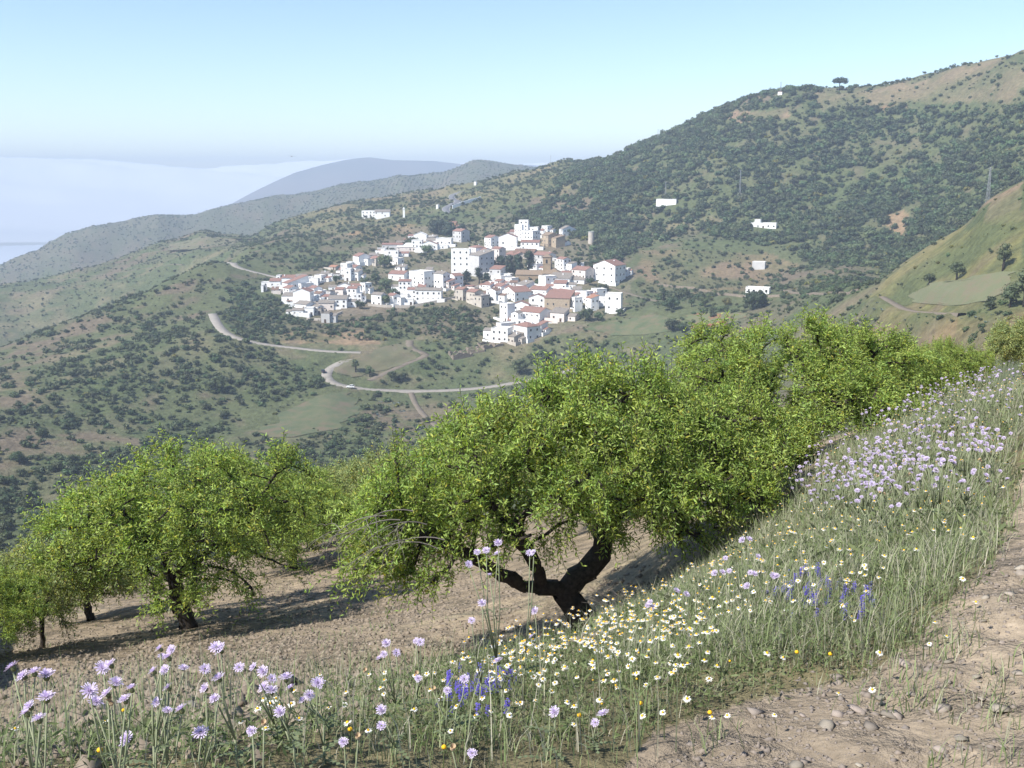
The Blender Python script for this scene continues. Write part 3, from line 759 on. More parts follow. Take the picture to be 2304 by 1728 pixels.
N = None
NOWIN = ((0, 0), (0, 0))
HOUSES = [
 (1,172,340,352,290,390,'shed','r','w','small white house with a short red roof at the village\'s far left end'),
 (1,275,335,348,200,330,'flat','w','w','tall narrow white block behind the leftmost small red-roofed house'),
 (1,385,600,612,225,315,'shed','r','w','plain white house beside the left road, thin red roof edge'),
 (1,392,470,850,330,430,'shed','r','w','long white row house stepping uphill with a red roof edge'),
 (1,405,500,655,430,560,'gableR','r','w','narrow white house with bright red roof and grey side wall, left cluster'),
 (1,625,885,950,500,700,'gableL','r','w','large windowless white gable house in the left cluster',((0,0),(2,1))),
 (1,640,815,970,720,805,'gableR','g','w','white two-window house with grey roof below the large blank gable',((1,2),(1,1))),
 (1,580,755,800,825,910,'gableR','g','w','lowest white cottage with grey roof in the left cluster'),
 (1,805,950,965,790,905,'flat','w','w','white house with dark doorway beside the lowest left cottage'),
 (1,968,1090,1110,800,880,'flat','g','b','roofless-looking beige house with dark door, left cluster'),
 (1,870,960,1090,420,520,'gableR','r','w','white house with square red roof in the middle of the left cluster'),
 (1,965,1060,1150,520,625,'gableR','n','w','white house with dark brown roof, left cluster'),
 (1,1065,1215,1280,565,630,'gableR','r','w','low white cottage right of the dark brown roof'),
 (1,1190,1260,1330,475,545,'flat','g','g','small grey flat house with blue-white front, left cluster'),
 (1,1270,1560,1600,625,770,'gableR','g','w','long cream house with grey roof and three small windows',((2,3),(1,1))),
 (1,1080,1320,1360,690,800,'gableR','g','p','pale pinkish low house left of the long cream house'),
 (1,1110,1245,1280,890,1038,'flat','g','g','lone small grey-white hut jutting below the left cluster',((1,1),(0,0))),
 (1,1365,1490,1535,440,545,'gableR','r','p','beige-walled house with red roof, right half of left cluster'),
 (1,1420,1640,1660,365,470,'gableL','g','w','white gabled house above the red roof, left cluster'),
 (1,1590,1740,1800,445,660,'gableR','r','w','tall white house with three stacked windows and red roof',((3,2),(0,0))),
 (1,1705,1830,1845,525,665,'flat','w','w','white flat house with four square windows, left cluster',((2,2),(0,0))),
 (1,1660,1820,1835,370,480,'gableR','r','w','white house with wide red roof at top of left cluster'),
 (1,1820,1900,1985,345,500,'flat','w','w','white block with grey right side at the edge of trees'),
 (1,1230,1290,1305,165,255,'flat','w','w','tiny white house above the left cluster near trees'),
 (1,1310,1410,1425,160,250,'flat','g','w','small white house half behind trees above left cluster'),
 (1,985,1090,1160,190,290,'flat','w','w','white boxy house at the top of the left cluster'),
 (1,880,1030,1060,250,350,'flat','w','w','white two-storey house under the top boxy house'),
 (1,1100,1220,1232,145,205,'shed','g','b','beige stone shed at the upper edge of left cluster'),
 (1,640,800,830,190,255,'gableR','g','w','low white house with grey roof above the row house'),
 (1,190,290,302,450,492,'shed','n','p','small house with faded pink-brown roof at the left edge'),
 (1,-12,25,32,380,470,'flat','w','w','solitary narrow white house beside a cypress, extreme left'),
 (1,545,622,640,480,595,'flat','w','w','small white house pressed against the large blank gable'),
 (1,470,550,560,655,702,'shed','n','w','tiny shed with rust roof below the left cluster'),
 # upper left
 (2,240,340,420,810,1000,'flat','w','w','tall white stepped block left of the big lavender gable'),
 (2,335,490,600,855,960,'gableR','r','w','white house with a small square red roof, upper left terrace'),
 (2,302,405,432,905,1085,'flat','w','w','white house with large dark window, upper left terrace',((2,1),(0,0))),
 (2,432,540,605,945,1082,'shed','g','w','white cottage with two doors under a grey roof'),
 (2,460,550,745,655,780,'gableR','r','w','big white house with a long blank shaded side and red roof',((1,1),(0,0))),
 (2,335,430,450,752,800,'flat','w','w','small white cube on the upper left terrace'),
 (2,190,240,252,890,950,'shed','r','w','narrow white annex at the left foot of the stepped block'),
 (2,775,865,1005,690,795,'gableR','r','b','beige house with orange-red roof beside a dark round tree'),
 (2,757,900,915,622,690,'shed','g','b','beige shed behind the orange-red roof'),
 (2,970,1040,1052,505,570,'flat','w','w','small white house at the bend of the upper row'),
 (2,1045,1280,1300,550,650,'flat','w','w','white terraced house in the upper row behind the round tree'),
 (2,1190,1270,1370,690,782,'flat','w','w','small lavender-white cube on the slope below the upper row'),
 (2,1028,1360,1378,430,515,'gableR','r','g','wide house with long red roof and grey walls, upper row'),
 (2,1405,1580,1592,345,435,'gableR','r','b','two-window house with red roof left of the white gable'),
 (2,1300,1605,1622,470,545,'shed','w','p','low pale pink house in the upper row'),
 (2,1588,1800,1818,245,335,'gableL','w','w','bright white gable house highest in the upper row',NOWIN),
 (2,1550,1720,1742,370,545,'flat','w','w','white three-storey house in the middle of the upper row'),
 (2,1728,2000,2018,420,512,'gableL','r','w','broad lavender-white gable house with garage openings, upper row',((1,3),(0,0))),
 (2,1815,1930,2002,290,345,'shed','g','g','grey-roofed shed behind the broad upper gable'),
 (2,2005,2255,2290,330,445,'flat','w','w','white arcaded house at the right end of upper row',((1,4),(0,0))),
 (2,1280,1395,1440,838,892,'shed','g','w','isolated white hut with grey roof on the bare slope',((1,1),(0,0))),
 (2,20,120,205,850,885,'gableR','o','b','orange-roofed cottage half hidden behind a tree, upper left'),
 # centre
 (3,410,670,790,335,435,'gableR','r','w','white two-window house with a wide dull red roof, centre left',((1,2),(0,0))),
 (3,755,870,960,335,425,'gableR','n','w','house with dark brown roof behind the wide dull red one'),
 (3,600,800,818,485,690,'gableR','r','w','white house with slanting red roof, centre left'),
 (3,805,1060,1240,325,600,'flat','w','w','large white three-storey house in the centre left'),
 (3,1190,1275,1290,360,500,'flat','w','w','narrow white balconied house, centre left'),
 (3,1265,1420,1545,355,620,'gableR','g','w','tall white house with grey tile roof, centre left'),
 (3,1430,1525,1640,480,620,'shed','r','p','small pinkish annex beside the red gable house'),
 (3,1540,1640,1790,378,560,'gableL','r','w','white corner house with bright red roof and lavender side',((0,0),(2,2))),
 (3,760,910,932,635,795,'gableR','r','w','white house with red roof above the retaining wall'),
 (3,940,1385,1415,655,840,'gableR','g','w','very long white house with grey roof above the retaining wall',((2,5),(0,0))),
 (3,945,1080,1092,575,625,'shed','r','w','little cream house with red lean-to roof'),
 (3,618,740,762,725,830,'flat','w','w','small white terrace house on the retaining wall'),
 (3,692,850,866,815,912,'flat','w','w','white garage house lowest on the retaining wall',((1,2),(0,0))),
 (3,72,240,335,745,935,'gableR','g','w','white house with beige-grey roof left of a garden tree'),
 (3,372,470,572,755,935,'gableR','r','w','white house with red roof right of the garden tree'),
 (3,1090,1200,1222,240,292,'shed','g','w','small white hut with grey back wall above the centre'),
 # upper centre
 (4,138,395,412,545,860,'flat','w','w','tallest plain white apartment block in the village centre',((4,3),(0,0))),
 (4,390,490,625,490,640,'hip','r','w','white house with red hipped roof behind the tall block'),
 (4,400,540,752,640,930,'shed','g','g','lavender-grey apartment block with three rows of dark windows',((0,0),(4,3))),
 (4,505,735,748,560,650,'hip','n','w','white house with small brown hipped roof behind grey apartments'),
 (4,632,720,856,335,470,'gableR','r','w','white house with red roof left of the upper gable'),
 (4,872,1120,1140,325,490,'gableL','r','w','broad white gable house with terrace, upper centre',((1,2),(0,0))),
 (4,745,850,945,515,690,'gableR','r','p','pinkish house with salmon roof above the pine trees'),
 (4,1103,1200,1312,150,340,'flat','w','w','large white block with rooftop room, highest in upper centre'),
 (4,1172,1300,1316,88,335,'flat','w','w','white rooftop tower of the highest block'),
 (4,1216,1370,1476,240,400,'flat','w','w','white flat house with two round windows below the tower'),
 (4,1216,1470,1486,400,490,'shed','r','w','white annex with a red tiled strip below the tower'),
 (4,1312,1450,1472,180,330,'flat','w','w','white house right of the rooftop tower'),
 (4,1022,1100,1112,230,285,'shed','r','p','pinkish shed left of the highest block'),
 (4,1442,1530,1542,212,292,'flat','w','w','small white house right of the highest block'),
 (4,1522,1600,1666,152,252,'flat','w','w','isolated white cube uphill of the ochre ruin'),
 (4,1522,1612,1762,300,450,'gableR','k','o','ochre stone house with brown tile roof, upper right'),
 (4,1642,1760,1862,372,435,'flat','w','w','low whitewashed sheds in front of the ochre house'),
 (4,1682,1762,1832,300,365,'gableL','n','w','house with steep brown-red roof behind the ochre house'),
 (4,1788,1835,2022,195,295,'gableR','g','w','white house with grey roof at the village\'s upper right corner'),
 (4,962,1100,1262,592,645,'gableR','r','b','barn with long red roof above the pines'),
 (4,1102,1380,1452,562,630,'gableR','n','b','barn with brown-red roof right of the long red one'),
 (4,1402,1600,1722,602,690,'gableR','r','g','grey-walled house with red roof uphill of the church'),
 (4,1322,1430,1532,752,845,'flat','w','w','white house left of the church tower'),
 (4,1432,1540,1552,682,775,'flat','w','w','white house partly behind the church tower'),
 (4,1757,1850,1952,672,830,'gableR','r','w','white house with red roof right of the church tower'),
 (4,1927,2060,2072,692,795,'flat','g','w','white house with dark porch beside a pointed green tree'),
 (4,717,870,942,825,960,'shed','r','g','grey-beige house with thin red roof below the pines'),
 (4,742,880,1032,932,1005,'flat','w','w','cluster house of white terraces below the grey-beige house'),
 # right
 (5,1062,1270,1432,325,515,'gableR','r','p','pale house with broad red roof left of the big white one'),
 (5,1935,2000,2022,290,400,'flat','w','w','small white annex right of the big white house'),
 (5,482,590,757,430,590,'flat','w','w','white and lavender cube in front of the church nave',((0,0),(2,2))),
 (5,102,245,385,562,685,'shed','g','w','white house with long white wall below the church'),
 (5,352,600,700,645,725,'gableR','r','w','house with wide salmon roof below the church'),
 (5,752,940,962,535,635,'shed','r','w','white house with red edge below the arcade'),
 (5,772,920,1072,690,765,'gableR','r','w','house with large salmon roof right of centre'),
 (5,1062,1190,1202,640,722,'shed','g','w','white house with grey roof at the right of the salmon roofs'),
 (5,332,590,612,785,960,'gableL','r','w','white gable house with red roof in lower village',((2,2),(0,0))),
 (5,612,1000,1082,805,985,'shed','r','o','long ochre stone ruin with red roof edge',((1,4),(0,0))),
 (5,1016,1090,1202,800,980,'flat','w','w','white house with dark door right of the ochre ruin'),
 (5,1202,1290,1382,690,850,'flat','w','w','white block left of the orange lean-to'),
 (5,1382,1470,1622,650,795,'flat','w','w','tall white block behind the orange lean-to'),
 (5,1286,1372,1492,800,980,'shed','o','w','white house with orange lean-to roof'),
 (5,1642,1880,1906,745,1005,'flat','w','w','modern white house with two rows of wide windows, far right',((2,2),(0,0))),
 (5,1492,1650,1662,792,900,'flat','w','w','white wing joining the modern house'),
 (5,702,1000,1048,455,552,'shed','g','w','white arcade house with dark gallery openings by the church',((1,4),(0,0))),
 (5,882,1045,1062,350,430,'gableR','r','w','small white house with red roof behind the arcade'),
 # lower
 (6,52,170,262,275,450,'gableR','r','b','beige house with red roof at the left end of lower row'),
 (6,252,380,522,325,505,'gableR','r','b','beige two-storey house with bright red roof, lower row'),
 (6,372,500,622,400,575,'flat','g','b','house with roof terrace on dark posts, lower row'),
 (6,602,750,835,295,480,'gableL','n','w','lavender house with brown-red roof beside a palm'),
 (6,247,330,372,215,250,'hip','r','p','tiny pavilion with pointed red roof, lower row'),
 (6,522,650,722,182,255,'shed','r','w','small white house with red lean-to behind lower row'),
 (6,732,850,1012,205,275,'gableR','r','w','white house with red roof and covered terrace'),
 (6,742,830,902,112,165,'gableR','r','w','small white house with slanting red roof below grey-beige house'),
 (6,1012,1130,1152,135,195,'gableR','n','w','house with brown-red roof under the church nave'),
 (6,892,1090,1362,320,470,'gableL','r','w','large white house with red roof in the lower centre'),
 (6,838,960,1082,555,830,'flat','w','w','tall white tower-like house at the lower village edge'),
 (6,1088,1340,1352,530,640,'gableL','r','w','white gable house with red roof above lower block'),
 (6,1042,1150,1202,695,885,'gableL','g','w','slim white house with grey roof, lower block'),
 (6,1202,1530,1732,690,860,'gableR','r','w','prominent white house with red roof and grey gable end',((2,4),(0,0))),
 (6,1162,1520,1535,805,875,'flat','w','w','white balcony storey under the prominent red roof'),
 (6,1742,1965,2052,690,830,'shed','g','p','pinkish house above the orange earth bank',((1,2),(0,0))),
 (6,772,850,1082,880,985,'flat','w','w','white house with four dark windows, lower tip',((0,0),(1,4))),
 (6,697,965,1052,985,1190,'flat','w','w','lowest white house with six small dark windows',((2,3),(0,0))),
 (6,1092,1310,1532,945,1170,'hip','r','w','white corner house with thin red hipped roof at lowest tip',((0,0),(2,2))),
 (6,1482,1560,1622,895,1040,'shed','r','w','white house with red edge behind the lowest corner house'),
 (6,972,1080,1168,1105,1222,'shed','g','b','beige garage at the lowest tip'),
 (6,1062,1180,1272,1070,1180,'shed','g','o','small ochre shed at the lowest tip'),
]
for t in HOUSES:
    house(*t)
house(5,1447,1780,1942,262,545,'gableL','r','w','big white three-storey house with red roof standing apart at right',((3,3),(3,3)))
# outlying buildings
OUT = dict(group='buildings outside the village')
house(7,1098,1150,1163,517,550,'gableR','r','y','orange-painted house with red roof above the village', group=OUT['group'])
house(7,1135,1158,1170,548,558,'shed','r','w','white lean-to below the orange-painted house', win=NOWIN, group=OUT['group'])
house(7,1130,1185,1240,572,640,'gableR','r','g','grey house with shallow red roof at the top of the village', skip=.5, group=OUT['group'])
house(7,552,640,650,442,476,'flat','w','w','left wing of the white hilltop villa behind the village', group=OUT['group'], dmin=800)
house(7,635,728,735,446,476,'shed','g','w','right wing of the white hilltop villa behind the village', group=OUT['group'], dmin=800)
house(7,1266,1280,1283,255,274,'flat','w','w','tiny white hut among trees near the saddle', win=NOWIN, group=OUT['group'], dmin=800)
house(7,1024,1038,1041,402,422,'flat','w','w','tiny white shrine beside the asphalt road', win=NOWIN, group=OUT['group'], dmin=800)
house(8,234,338,342,838,862,'flat','w','w','low white reservoir building under a mast on the wooded hill', win=NOWIN, group=OUT['group'])
house(8,748,876,880,968,994,'flat','w','w','white terrace house alone on a rocky shelf of the hill', win=((1,5),(0,0)), group=OUT['group'])
house(8,762,790,794,950,985,'flat','w','w','white upper room on the lone terrace house', win=NOWIN, group=OUT['group'])
house(8,752,815,818,1178,1212,'flat','w','g','grey-white block hut on the bare orchard slope', win=NOWIN, group=OUT['group'])
house(8,720,838,842,1318,1344,'flat','w','w','white open-fronted shed with dark bays above the gardens', win=((1,4),(0,0)), group=OUT['group'])
house(8,888,908,911,256,271,'hip','r','w','tiny white shelter on the ridge line', win=NOWIN, group=OUT['group'], dmin=850)

# church of brown stone: nave, crossing and bell tower
def church():
    p = hit(1152 + 0, 640, 500)
    p = hit(1160.0, 633.0, 500)
    D = math.hypot(p.x, p.y); a = math.atan2(p.x, p.y); s = D / FPX
    root = bpy.data.objects.new('church', None); COL.objects.link(root)
    root.location = p; root.rotation_euler = (0, 0, -(a + math.radians(12)))
    tag(root, 'brown stone church with square bell tower and long tiled nave', 'church')
    x = lambda px: (px - 1160) * s
    z = lambda py: (633 - py) * s
    w = x(1222); d = 9.0; h = z(624)
    h = 4.6
    off = Matrix.Translation((w, 0, 0))
    me_ = gable_box(w, d, h, 'gableR', 2.6).mesh('nave', [WALL['c']]); me_.transform(off); nave = put('nave', me_, root)
    me_ = roof_mesh(w, d, h, 'gableR', 2.6, 0.35).mesh('roof', [ROOF['k']]); me_.transform(off); put('roof', me_, nave)
    put('window', ME_window, nave, (w * .5, -0.03, 2.2), None, (0.8, 1, 0.9))
    b = MB(); cw = 12.0
    me_ = gable_box(cw, 11, 5.6, 'flat', 0).mesh('crossing', [WALL['c']]); me_.transform(Matrix.Translation((w + cw, -0.6, 0))); cr = put('crossing', me_, root)
    me_ = roof_mesh(cw, 11, 5.6, 'hip', 3.6, 0.4).mesh('roof', [ROOF['k']]); me_.transform(Matrix.Translation((w + cw, -0.6, 0))); put('roof', me_, cr)
    tw = 5.4; th_ = 16.0; tx = w - 0.5; ty = 2.5
    b = MB(); b.box(tx, tx + tw, ty, ty + tw, -4, th_); b.box(tx - .2, tx + tw + .2, ty - .2, ty + tw + .2, th_ - 4.6, th_ - 4.3); b.box(tx - .3, tx + tw + .3, ty - .3, ty + tw + .3, th_, th_ + .3)
    tower = put('tower', b.mesh('tower', [WALL['c']]), root)
    c = (tx + tw / 2, ty + tw / 2)
    V = [(tx-.5,ty-.5,th_+.31),(tx+tw+.5,ty-.5,th_+.31),(tx+tw+.5,ty+tw+.5,th_+.31),(tx-.5,ty+tw+.5,th_+.31),(c[0],c[1],th_+2.6)]
    put('spire_roof', mesh_py('spire_roof', V, [(0,1,4),(1,2,4),(2,3,4),(3,0,4),(3,2,1,0)], [ROOF['k']]), tower)
    def arch(w_, h_):
        P = [(-w_/2, 0), (w_/2, 0), (w_/2, h_)] + [(w_/2*math.cos(t), h_ + w_/2*math.sin(t)) for t in np.linspace(0.2, math.pi-0.2, 7)] + [(-w_/2, h_)]
        V = [(u, -0.03, v) for u, v in P] + [(u, 0.02, v) for u, v in P]
        n = len(P); F = [tuple(range(n))] + [(i, n+i, n+(i+1)%n, (i+1)%n) for i in range(n)]
        return mesh_py('belfry_opening', V, F, [M_pane])
    put('belfry_opening', arch(1.3, 2.0), tower, (c[0], ty, th_ - 3.9))
    put('belfry_opening', arch(1.3, 2.0), tower, (tx + tw, c[1], th_ - 3.9), (0, 0, math.pi / 2))
church()

# ruins: broken stone walls round empty rooms
def ruin(px, py, w, d, h, yaw, label):
    p = hit(px, py, 300); a = math.atan2(p.x, p.y)
    root = bpy.data.objects.new('ruin', None); COL.objects.link(root)
    root.location = p; root.rotation_euler = (0, 0, -a + yaw); tag(root, label, 'ruin', 'roofless ruins below the village')
    r = random.Random(int(px))
    for (x0, y0, x1, y1) in ((-w/2,0,w/2,0),(-w/2,d,w/2,d),(-w/2,0,-w/2,d),(w/2,0,w/2,d),(0.1*w,0,0.1*w,d)):
        n = 9; V = []; t = 0.28
        dx, dy = x1 - x0, y1 - y0; L = math.hypot(dx, dy); nx, ny = -dy / L * t, dx / L * t
        for i in range(n):
            u = i / (n - 1); hh = h * (0.45 + 0.55 * r.random())
            if i == 4 and r.random() < .6: hh = 0.3
            x, y = x0 + dx * u, y0 + dy * u
            V += [(x-nx,y-ny,-4),(x+nx,y+ny,-4),(x-nx,y-ny,hh),(x+nx,y+ny,hh)]
        F = []
        for i in range(n - 1):
            k = 4 * i; F += [(k,k+4,k+6,k+2),(k+5,k+1,k+3,k+7),(k+2,k+6,k+7,k+3)]
        F += [(0,2,3,1),(4*n-4,4*n-3,4*n-1,4*n-2)]
        put('stone_wall', mesh_py('stone_wall', V, F, [WALL['s']]), root)
ruin(1042, 806, 11, 7, 3.4, 0.4, 'roofless stone ruin with dark doorway, left of three below the village')
ruin(1072, 794, 9, 6, 2.8, 0.2, 'middle roofless stone ruin below the village')
ruin(1110, 782, 12, 7, 2.6, 0.5, 'roofless stone ruin just under the lowest white house')

# retaining walls, road parapet and other masonry strips
def strip_wall(pix, h, m, name, label, cat, t=0.5, dmin=300, grp=None):
    P = [hit(px, py, dmin) for px, py in pix]
    Q = []
    for a, b in zip(P[:-1], P[1:]):
        n = max(1, int((b - a).length / 4)); Q += [a.lerp(b, k / n) for k in range(n)]
    Q.append(P[-1]); n = len(Q); V = []; F = []
    for i, q in enumerate(Q):
        d = (Q[min(i+1, n-1)] - Q[max(i-1, 0)]); d.z = 0; d.normalize(); nn = Vector((-d.y, d.x, 0)) * t / 2
        z = float(gz(q.x, q.y)); top = z + h * (0.9 + 0.2 * random.random())
        V += [(q.x-nn.x,q.y-nn.y,z-3),(q.x+nn.x,q.y+nn.y,z-3),(q.x-nn.x,q.y-nn.y,top),(q.x+nn.x,q.y+nn.y,top)]
    for i in range(n - 1):
        k = 4 * i; F += [(k,k+4,k+6,k+2),(k+5,k+1,k+3,k+7),(k+2,k+6,k+7,k+3)]
    F += [(0,2,3,1),(4*n-4,4*n-3,4*n-1,4*n-2)]
    return tag(put(name, mesh_py(name, V, F, [m])), label, cat, grp)
strip_wall([(828,688),(870,692),(931,691),(994,679),(1028,671)], 1.6, WALL['b'], 'retaining_wall', 'beige retaining wall under the houses with the long white house', 'wall')
strip_wall([(1018,470),(1030,465),(1050,459),(1082,450)], 3.2, WALL['w'], 'parapet_wall', 'white parapet wall along the asphalt road on the saddle', 'wall', dmin=900)
strip_wall([(1480,642),(1560,650),(1660,668),(1760,667)], 1.3, WALL['s'], 'terrace_wall', 'dry stone terrace wall above the gardens', 'wall')
strip_wall([(1760,655),(1860,662),(1930,655)], 1.0, WALL['s'], 'terrace_wall', 'dry stone terrace wall right of the open-fronted shed', 'wall')
strip_wall([(690,720),(720,722),(770,705)], 1.4, WALL['b'], 'retaining_wall', 'low beige wall at the foot of the left cluster', 'wall')

# round water tank, white pillar, masts
p = hit(1330, 548, 400); s = math.hypot(p.x, p.y) / FPX
root = bpy.data.objects.new('water_tank', None); COL.objects.link(root); root.location = p
tag(root, 'round pale concrete water tank standing alone right of the upper houses', 'water tank')
r_ = 6.8 * s; h_ = 25 * s
b = MB(); b.tube([(0,0,-2),(0,0,h_)], r_, 18); put('shell', b.mesh('shell', [WALL['b']]), root)
b = MB(); b.tube([(0,0,h_+.005),(0,0,h_+.35)], [r_*1.06, r_*1.06], 18); put('lid', b.mesh('lid', [WALL['g']]), root)
p = hit(909, 489, 700); s = math.hypot(p.x, p.y) / FPX
root = bpy.data.objects.new('pillar', None); COL.objects.link(root); root.location = p
tag(root, 'slim white pillar beside the hilltop villa', 'pillar')
b = MB(); b.box(-.9, .9, -.9, .9, -1, 7.5); put('shaft', b.mesh('shaft', [WALL['w']]), root)
b = MB(); b.box(-1.2, 1.2, -1.2, 1.2, 7.5, 8.1); b.box(-.5, .5, -.5, .5, 8.1, 9.2); put('cap', b.mesh('cap', [WALL['w']]), root)
M_steel = simple('galvanised_steel', (0.36, 0.38, 0.40), (0.28, 0.30, 0.32), 2.0, 0.6)
def mast(px, py, hpx, label, lattice=True, hut=False, dmin=300):
    p = hit(px, py, dmin); s = math.hypot(p.x, p.y) / FPX; h = hpx * s
    root = bpy.data.objects.new('lattice_mast' if lattice else 'power_pole', None); COL.objects.link(root); root.location = p
    tag(root, label, 'mast' if lattice else 'pole', 'masts and poles on the hill')
    if lattice:
        w0, w1 = 0.55, 0.16; b = MB()
        c = [(-1,-1),(1,-1),(1,1),(-1,1)]
        for sx, sy in c: b.tube([(sx*w0,sy*w0,-1),(sx*w1,sy*w1,h)], 0.07, 4)
        put('mast_leg', b.mesh('mast_leg', [M_steel]), root)
        b = MB(); n = max(6, int(h / 1.6))
        for k in range(n):
            z0, z1 = h * k / n, h * (k + 1) / n
            a0 = w0 + (w1 - w0) * k / n; a1 = w0 + (w1 - w0) * (k + 1) / n
            for (sx, sy), (tx, ty) in zip(c, c[1:] + c[:1]): b.tube([(sx*a0,sy*a0,z0),(tx*a1,ty*a1,z1)], 0.035, 3)
        put('brace', b.mesh('brace', [M_steel]), root)
        b = MB(); b.box(-1.1, 1.1, -.06, .06, h * .96, h * .96 + .15); b.box(-.06, .06, -.3, .3, h * .9, h * .94); put('crossarm', b.mesh('crossarm', [M_steel]), root)
    else:
        b = MB(); b.tube([(0,0,-1),(0,0,h)], [0.16, 0.10], 6); put('pole', b.mesh('pole', [M_steel]), root)
        b = MB(); b.box(-.9, .9, -.05, .05, h * .93, h * .93 + .12); put('crossarm', b.mesh('crossarm', [M_steel]), root)
    if hut:
        b = MB(); b.box(-1.3, 1.3, -1.3, 1.3, -1, 3.2); b.box(-1.5, 1.5, -1.5, 1.5, 3.2, 3.45); put('base_block', b.mesh('base_block', [WALL['w']]), root)
mast(1480, 321, 28, 'thin lattice mast on the skyline of the hill shoulder', dmin=700)
mast(1497, 452, 42, 'lattice mast above the low white reservoir building')
mast(1664, 446, 60, 'tall lattice mast on a white block in mid hillside', hut=True)
mast(2222, 452, 66, 'tall lattice mast behind the bare brow of the right spur')
mast(1756, 213, 26, 'thin skyline mast beside the tiny white shelter', dmin=700)
mast(1172, 395, 24, 'power pole on the terraced ridge, left of two', False, dmin=900)
mast(1239, 375, 24, 'power pole on the terraced ridge, right of two', False, dmin=900)
mast(1033, 452, 22, 'power pole beside the white parapet wall', False, dmin=900)
for i, (px, py, hp) in enumerate(((841,612,20),(1019,598,30),(1072,612,20),(2290,300,10))):
    mast(px, py, hp, ['street pole above the upper left houses', 'street pole left of the tall white block', 'street pole near the pines', 'small pole far up the right slope'][i], False)

# ---- cars on the concrete road
M_paintw = simple('car_paint_white', (0.78, 0.79, 0.80), rough=0.25, spec=0.5)
M_paintd = simple('car_paint_dark', (0.05, 0.065, 0.09), rough=0.25, spec=0.5)
M_glass = simple('car_glass', (0.02, 0.025, 0.03), rough=0.08, spec=0.6)
M_tyre = simple('tyre', (0.02, 0.02, 0.02), rough=0.9)
M_rim = simple('rim', (0.45, 0.46, 0.47), rough=0.4)
M_lamp = simple('headlamp', (0.8, 0.8, 0.78), rough=0.2); M_tail = simple('tail_lamp', (0.45, 0.02, 0.02), rough=0.3)
def car(px, py, yaw, paint_, label):
    p = hit(px, py, 300)
    root = bpy.data.objects.new('parked_car', None); COL.objects.link(root)
    root.location = (p.x, p.y, p.z + 0.14); root.rotation_euler = (0, 0, yaw); tag(root, label, 'car', 'cars on the concrete road')
    prof = [(-2.05,.35),(-2.1,.62),(-1.95,.86),(-1.3,.95),(.95,.93),(1.75,.82),(2.08,.62),(2.08,.35)]
    V = []; F = []
    for sy, ins in ((-.84, 0), (.84, 0)):
        V += [(x, sy * (0.97 if z > .8 else 1), z) for x, z in prof]
    n = len(prof)
    F = [tuple(range(n))[::-1], tuple(range(n, 2*n))] + [(i, (i+1) % n, n + (i+1) % n, n + i) for i in range(n)]
    body = put('body', mesh_py('body', V, F, [paint_]), root)
    cab = [(-1.75,.93),(-1.2,1.42),(.1,1.46),(.95,.93)]
    V = [(x, sy * (.80 if z < 1 else .62), z) for sy in (-1, 1) for x, z in cab]
    put('cabin_glass', mesh_py('cabin_glass', V, [(3,2,1,0),(4,5,6,7),(0,1,5,4),(1,2,6,5),(2,3,7,6)], [M_glass]), root)
    b = MB(); b.box(-1.22, .12, -.63, .63, 1.43, 1.50)
    for x0, x1 in ((-1.75,-1.2),(.95,.1),(-.5,-.5)):
        for sy in (-1, 1): b.tube([(x0, sy*.80, .95),(x1, sy*.63, 1.44)], .045, 4)
    put('cabin_frame', b.mesh('cabin_frame', [paint_]), root)
    for x in (-1.25, 1.3):
        for sy in (-1, 1):
            b = MB(); b.tube([(x, sy*.70, .31),(x, sy*.88, .31)], .31, 12); wh = put('wheel', b.mesh('wheel', [M_tyre]), root)
            b = MB(); b.tube([(x, sy*.87, .31),(x, sy*.90, .31)], .18, 10); put('rim', b.mesh('rim', [M_rim]), wh)
    for sy in (-1, 1):
        b = MB(); b.box(2.0, 2.10, sy*.62-.16, sy*.62+.16, .58, .72); put('headlight', b.mesh('headlight', [M_lamp]), root)
        b = MB(); b.box(-2.11, -2.02, sy*.66-.12, sy*.66+.12, .62, .80); put('tail_light', b.mesh('tail_light', [M_tail]), root)
car(789, 873, math.radians(175), M_paintw, 'white hatchback driving on the concrete road bend')
car(727, 838, math.radians(110), M_paintd, 'dark car parked at the tip of the road hairpin')
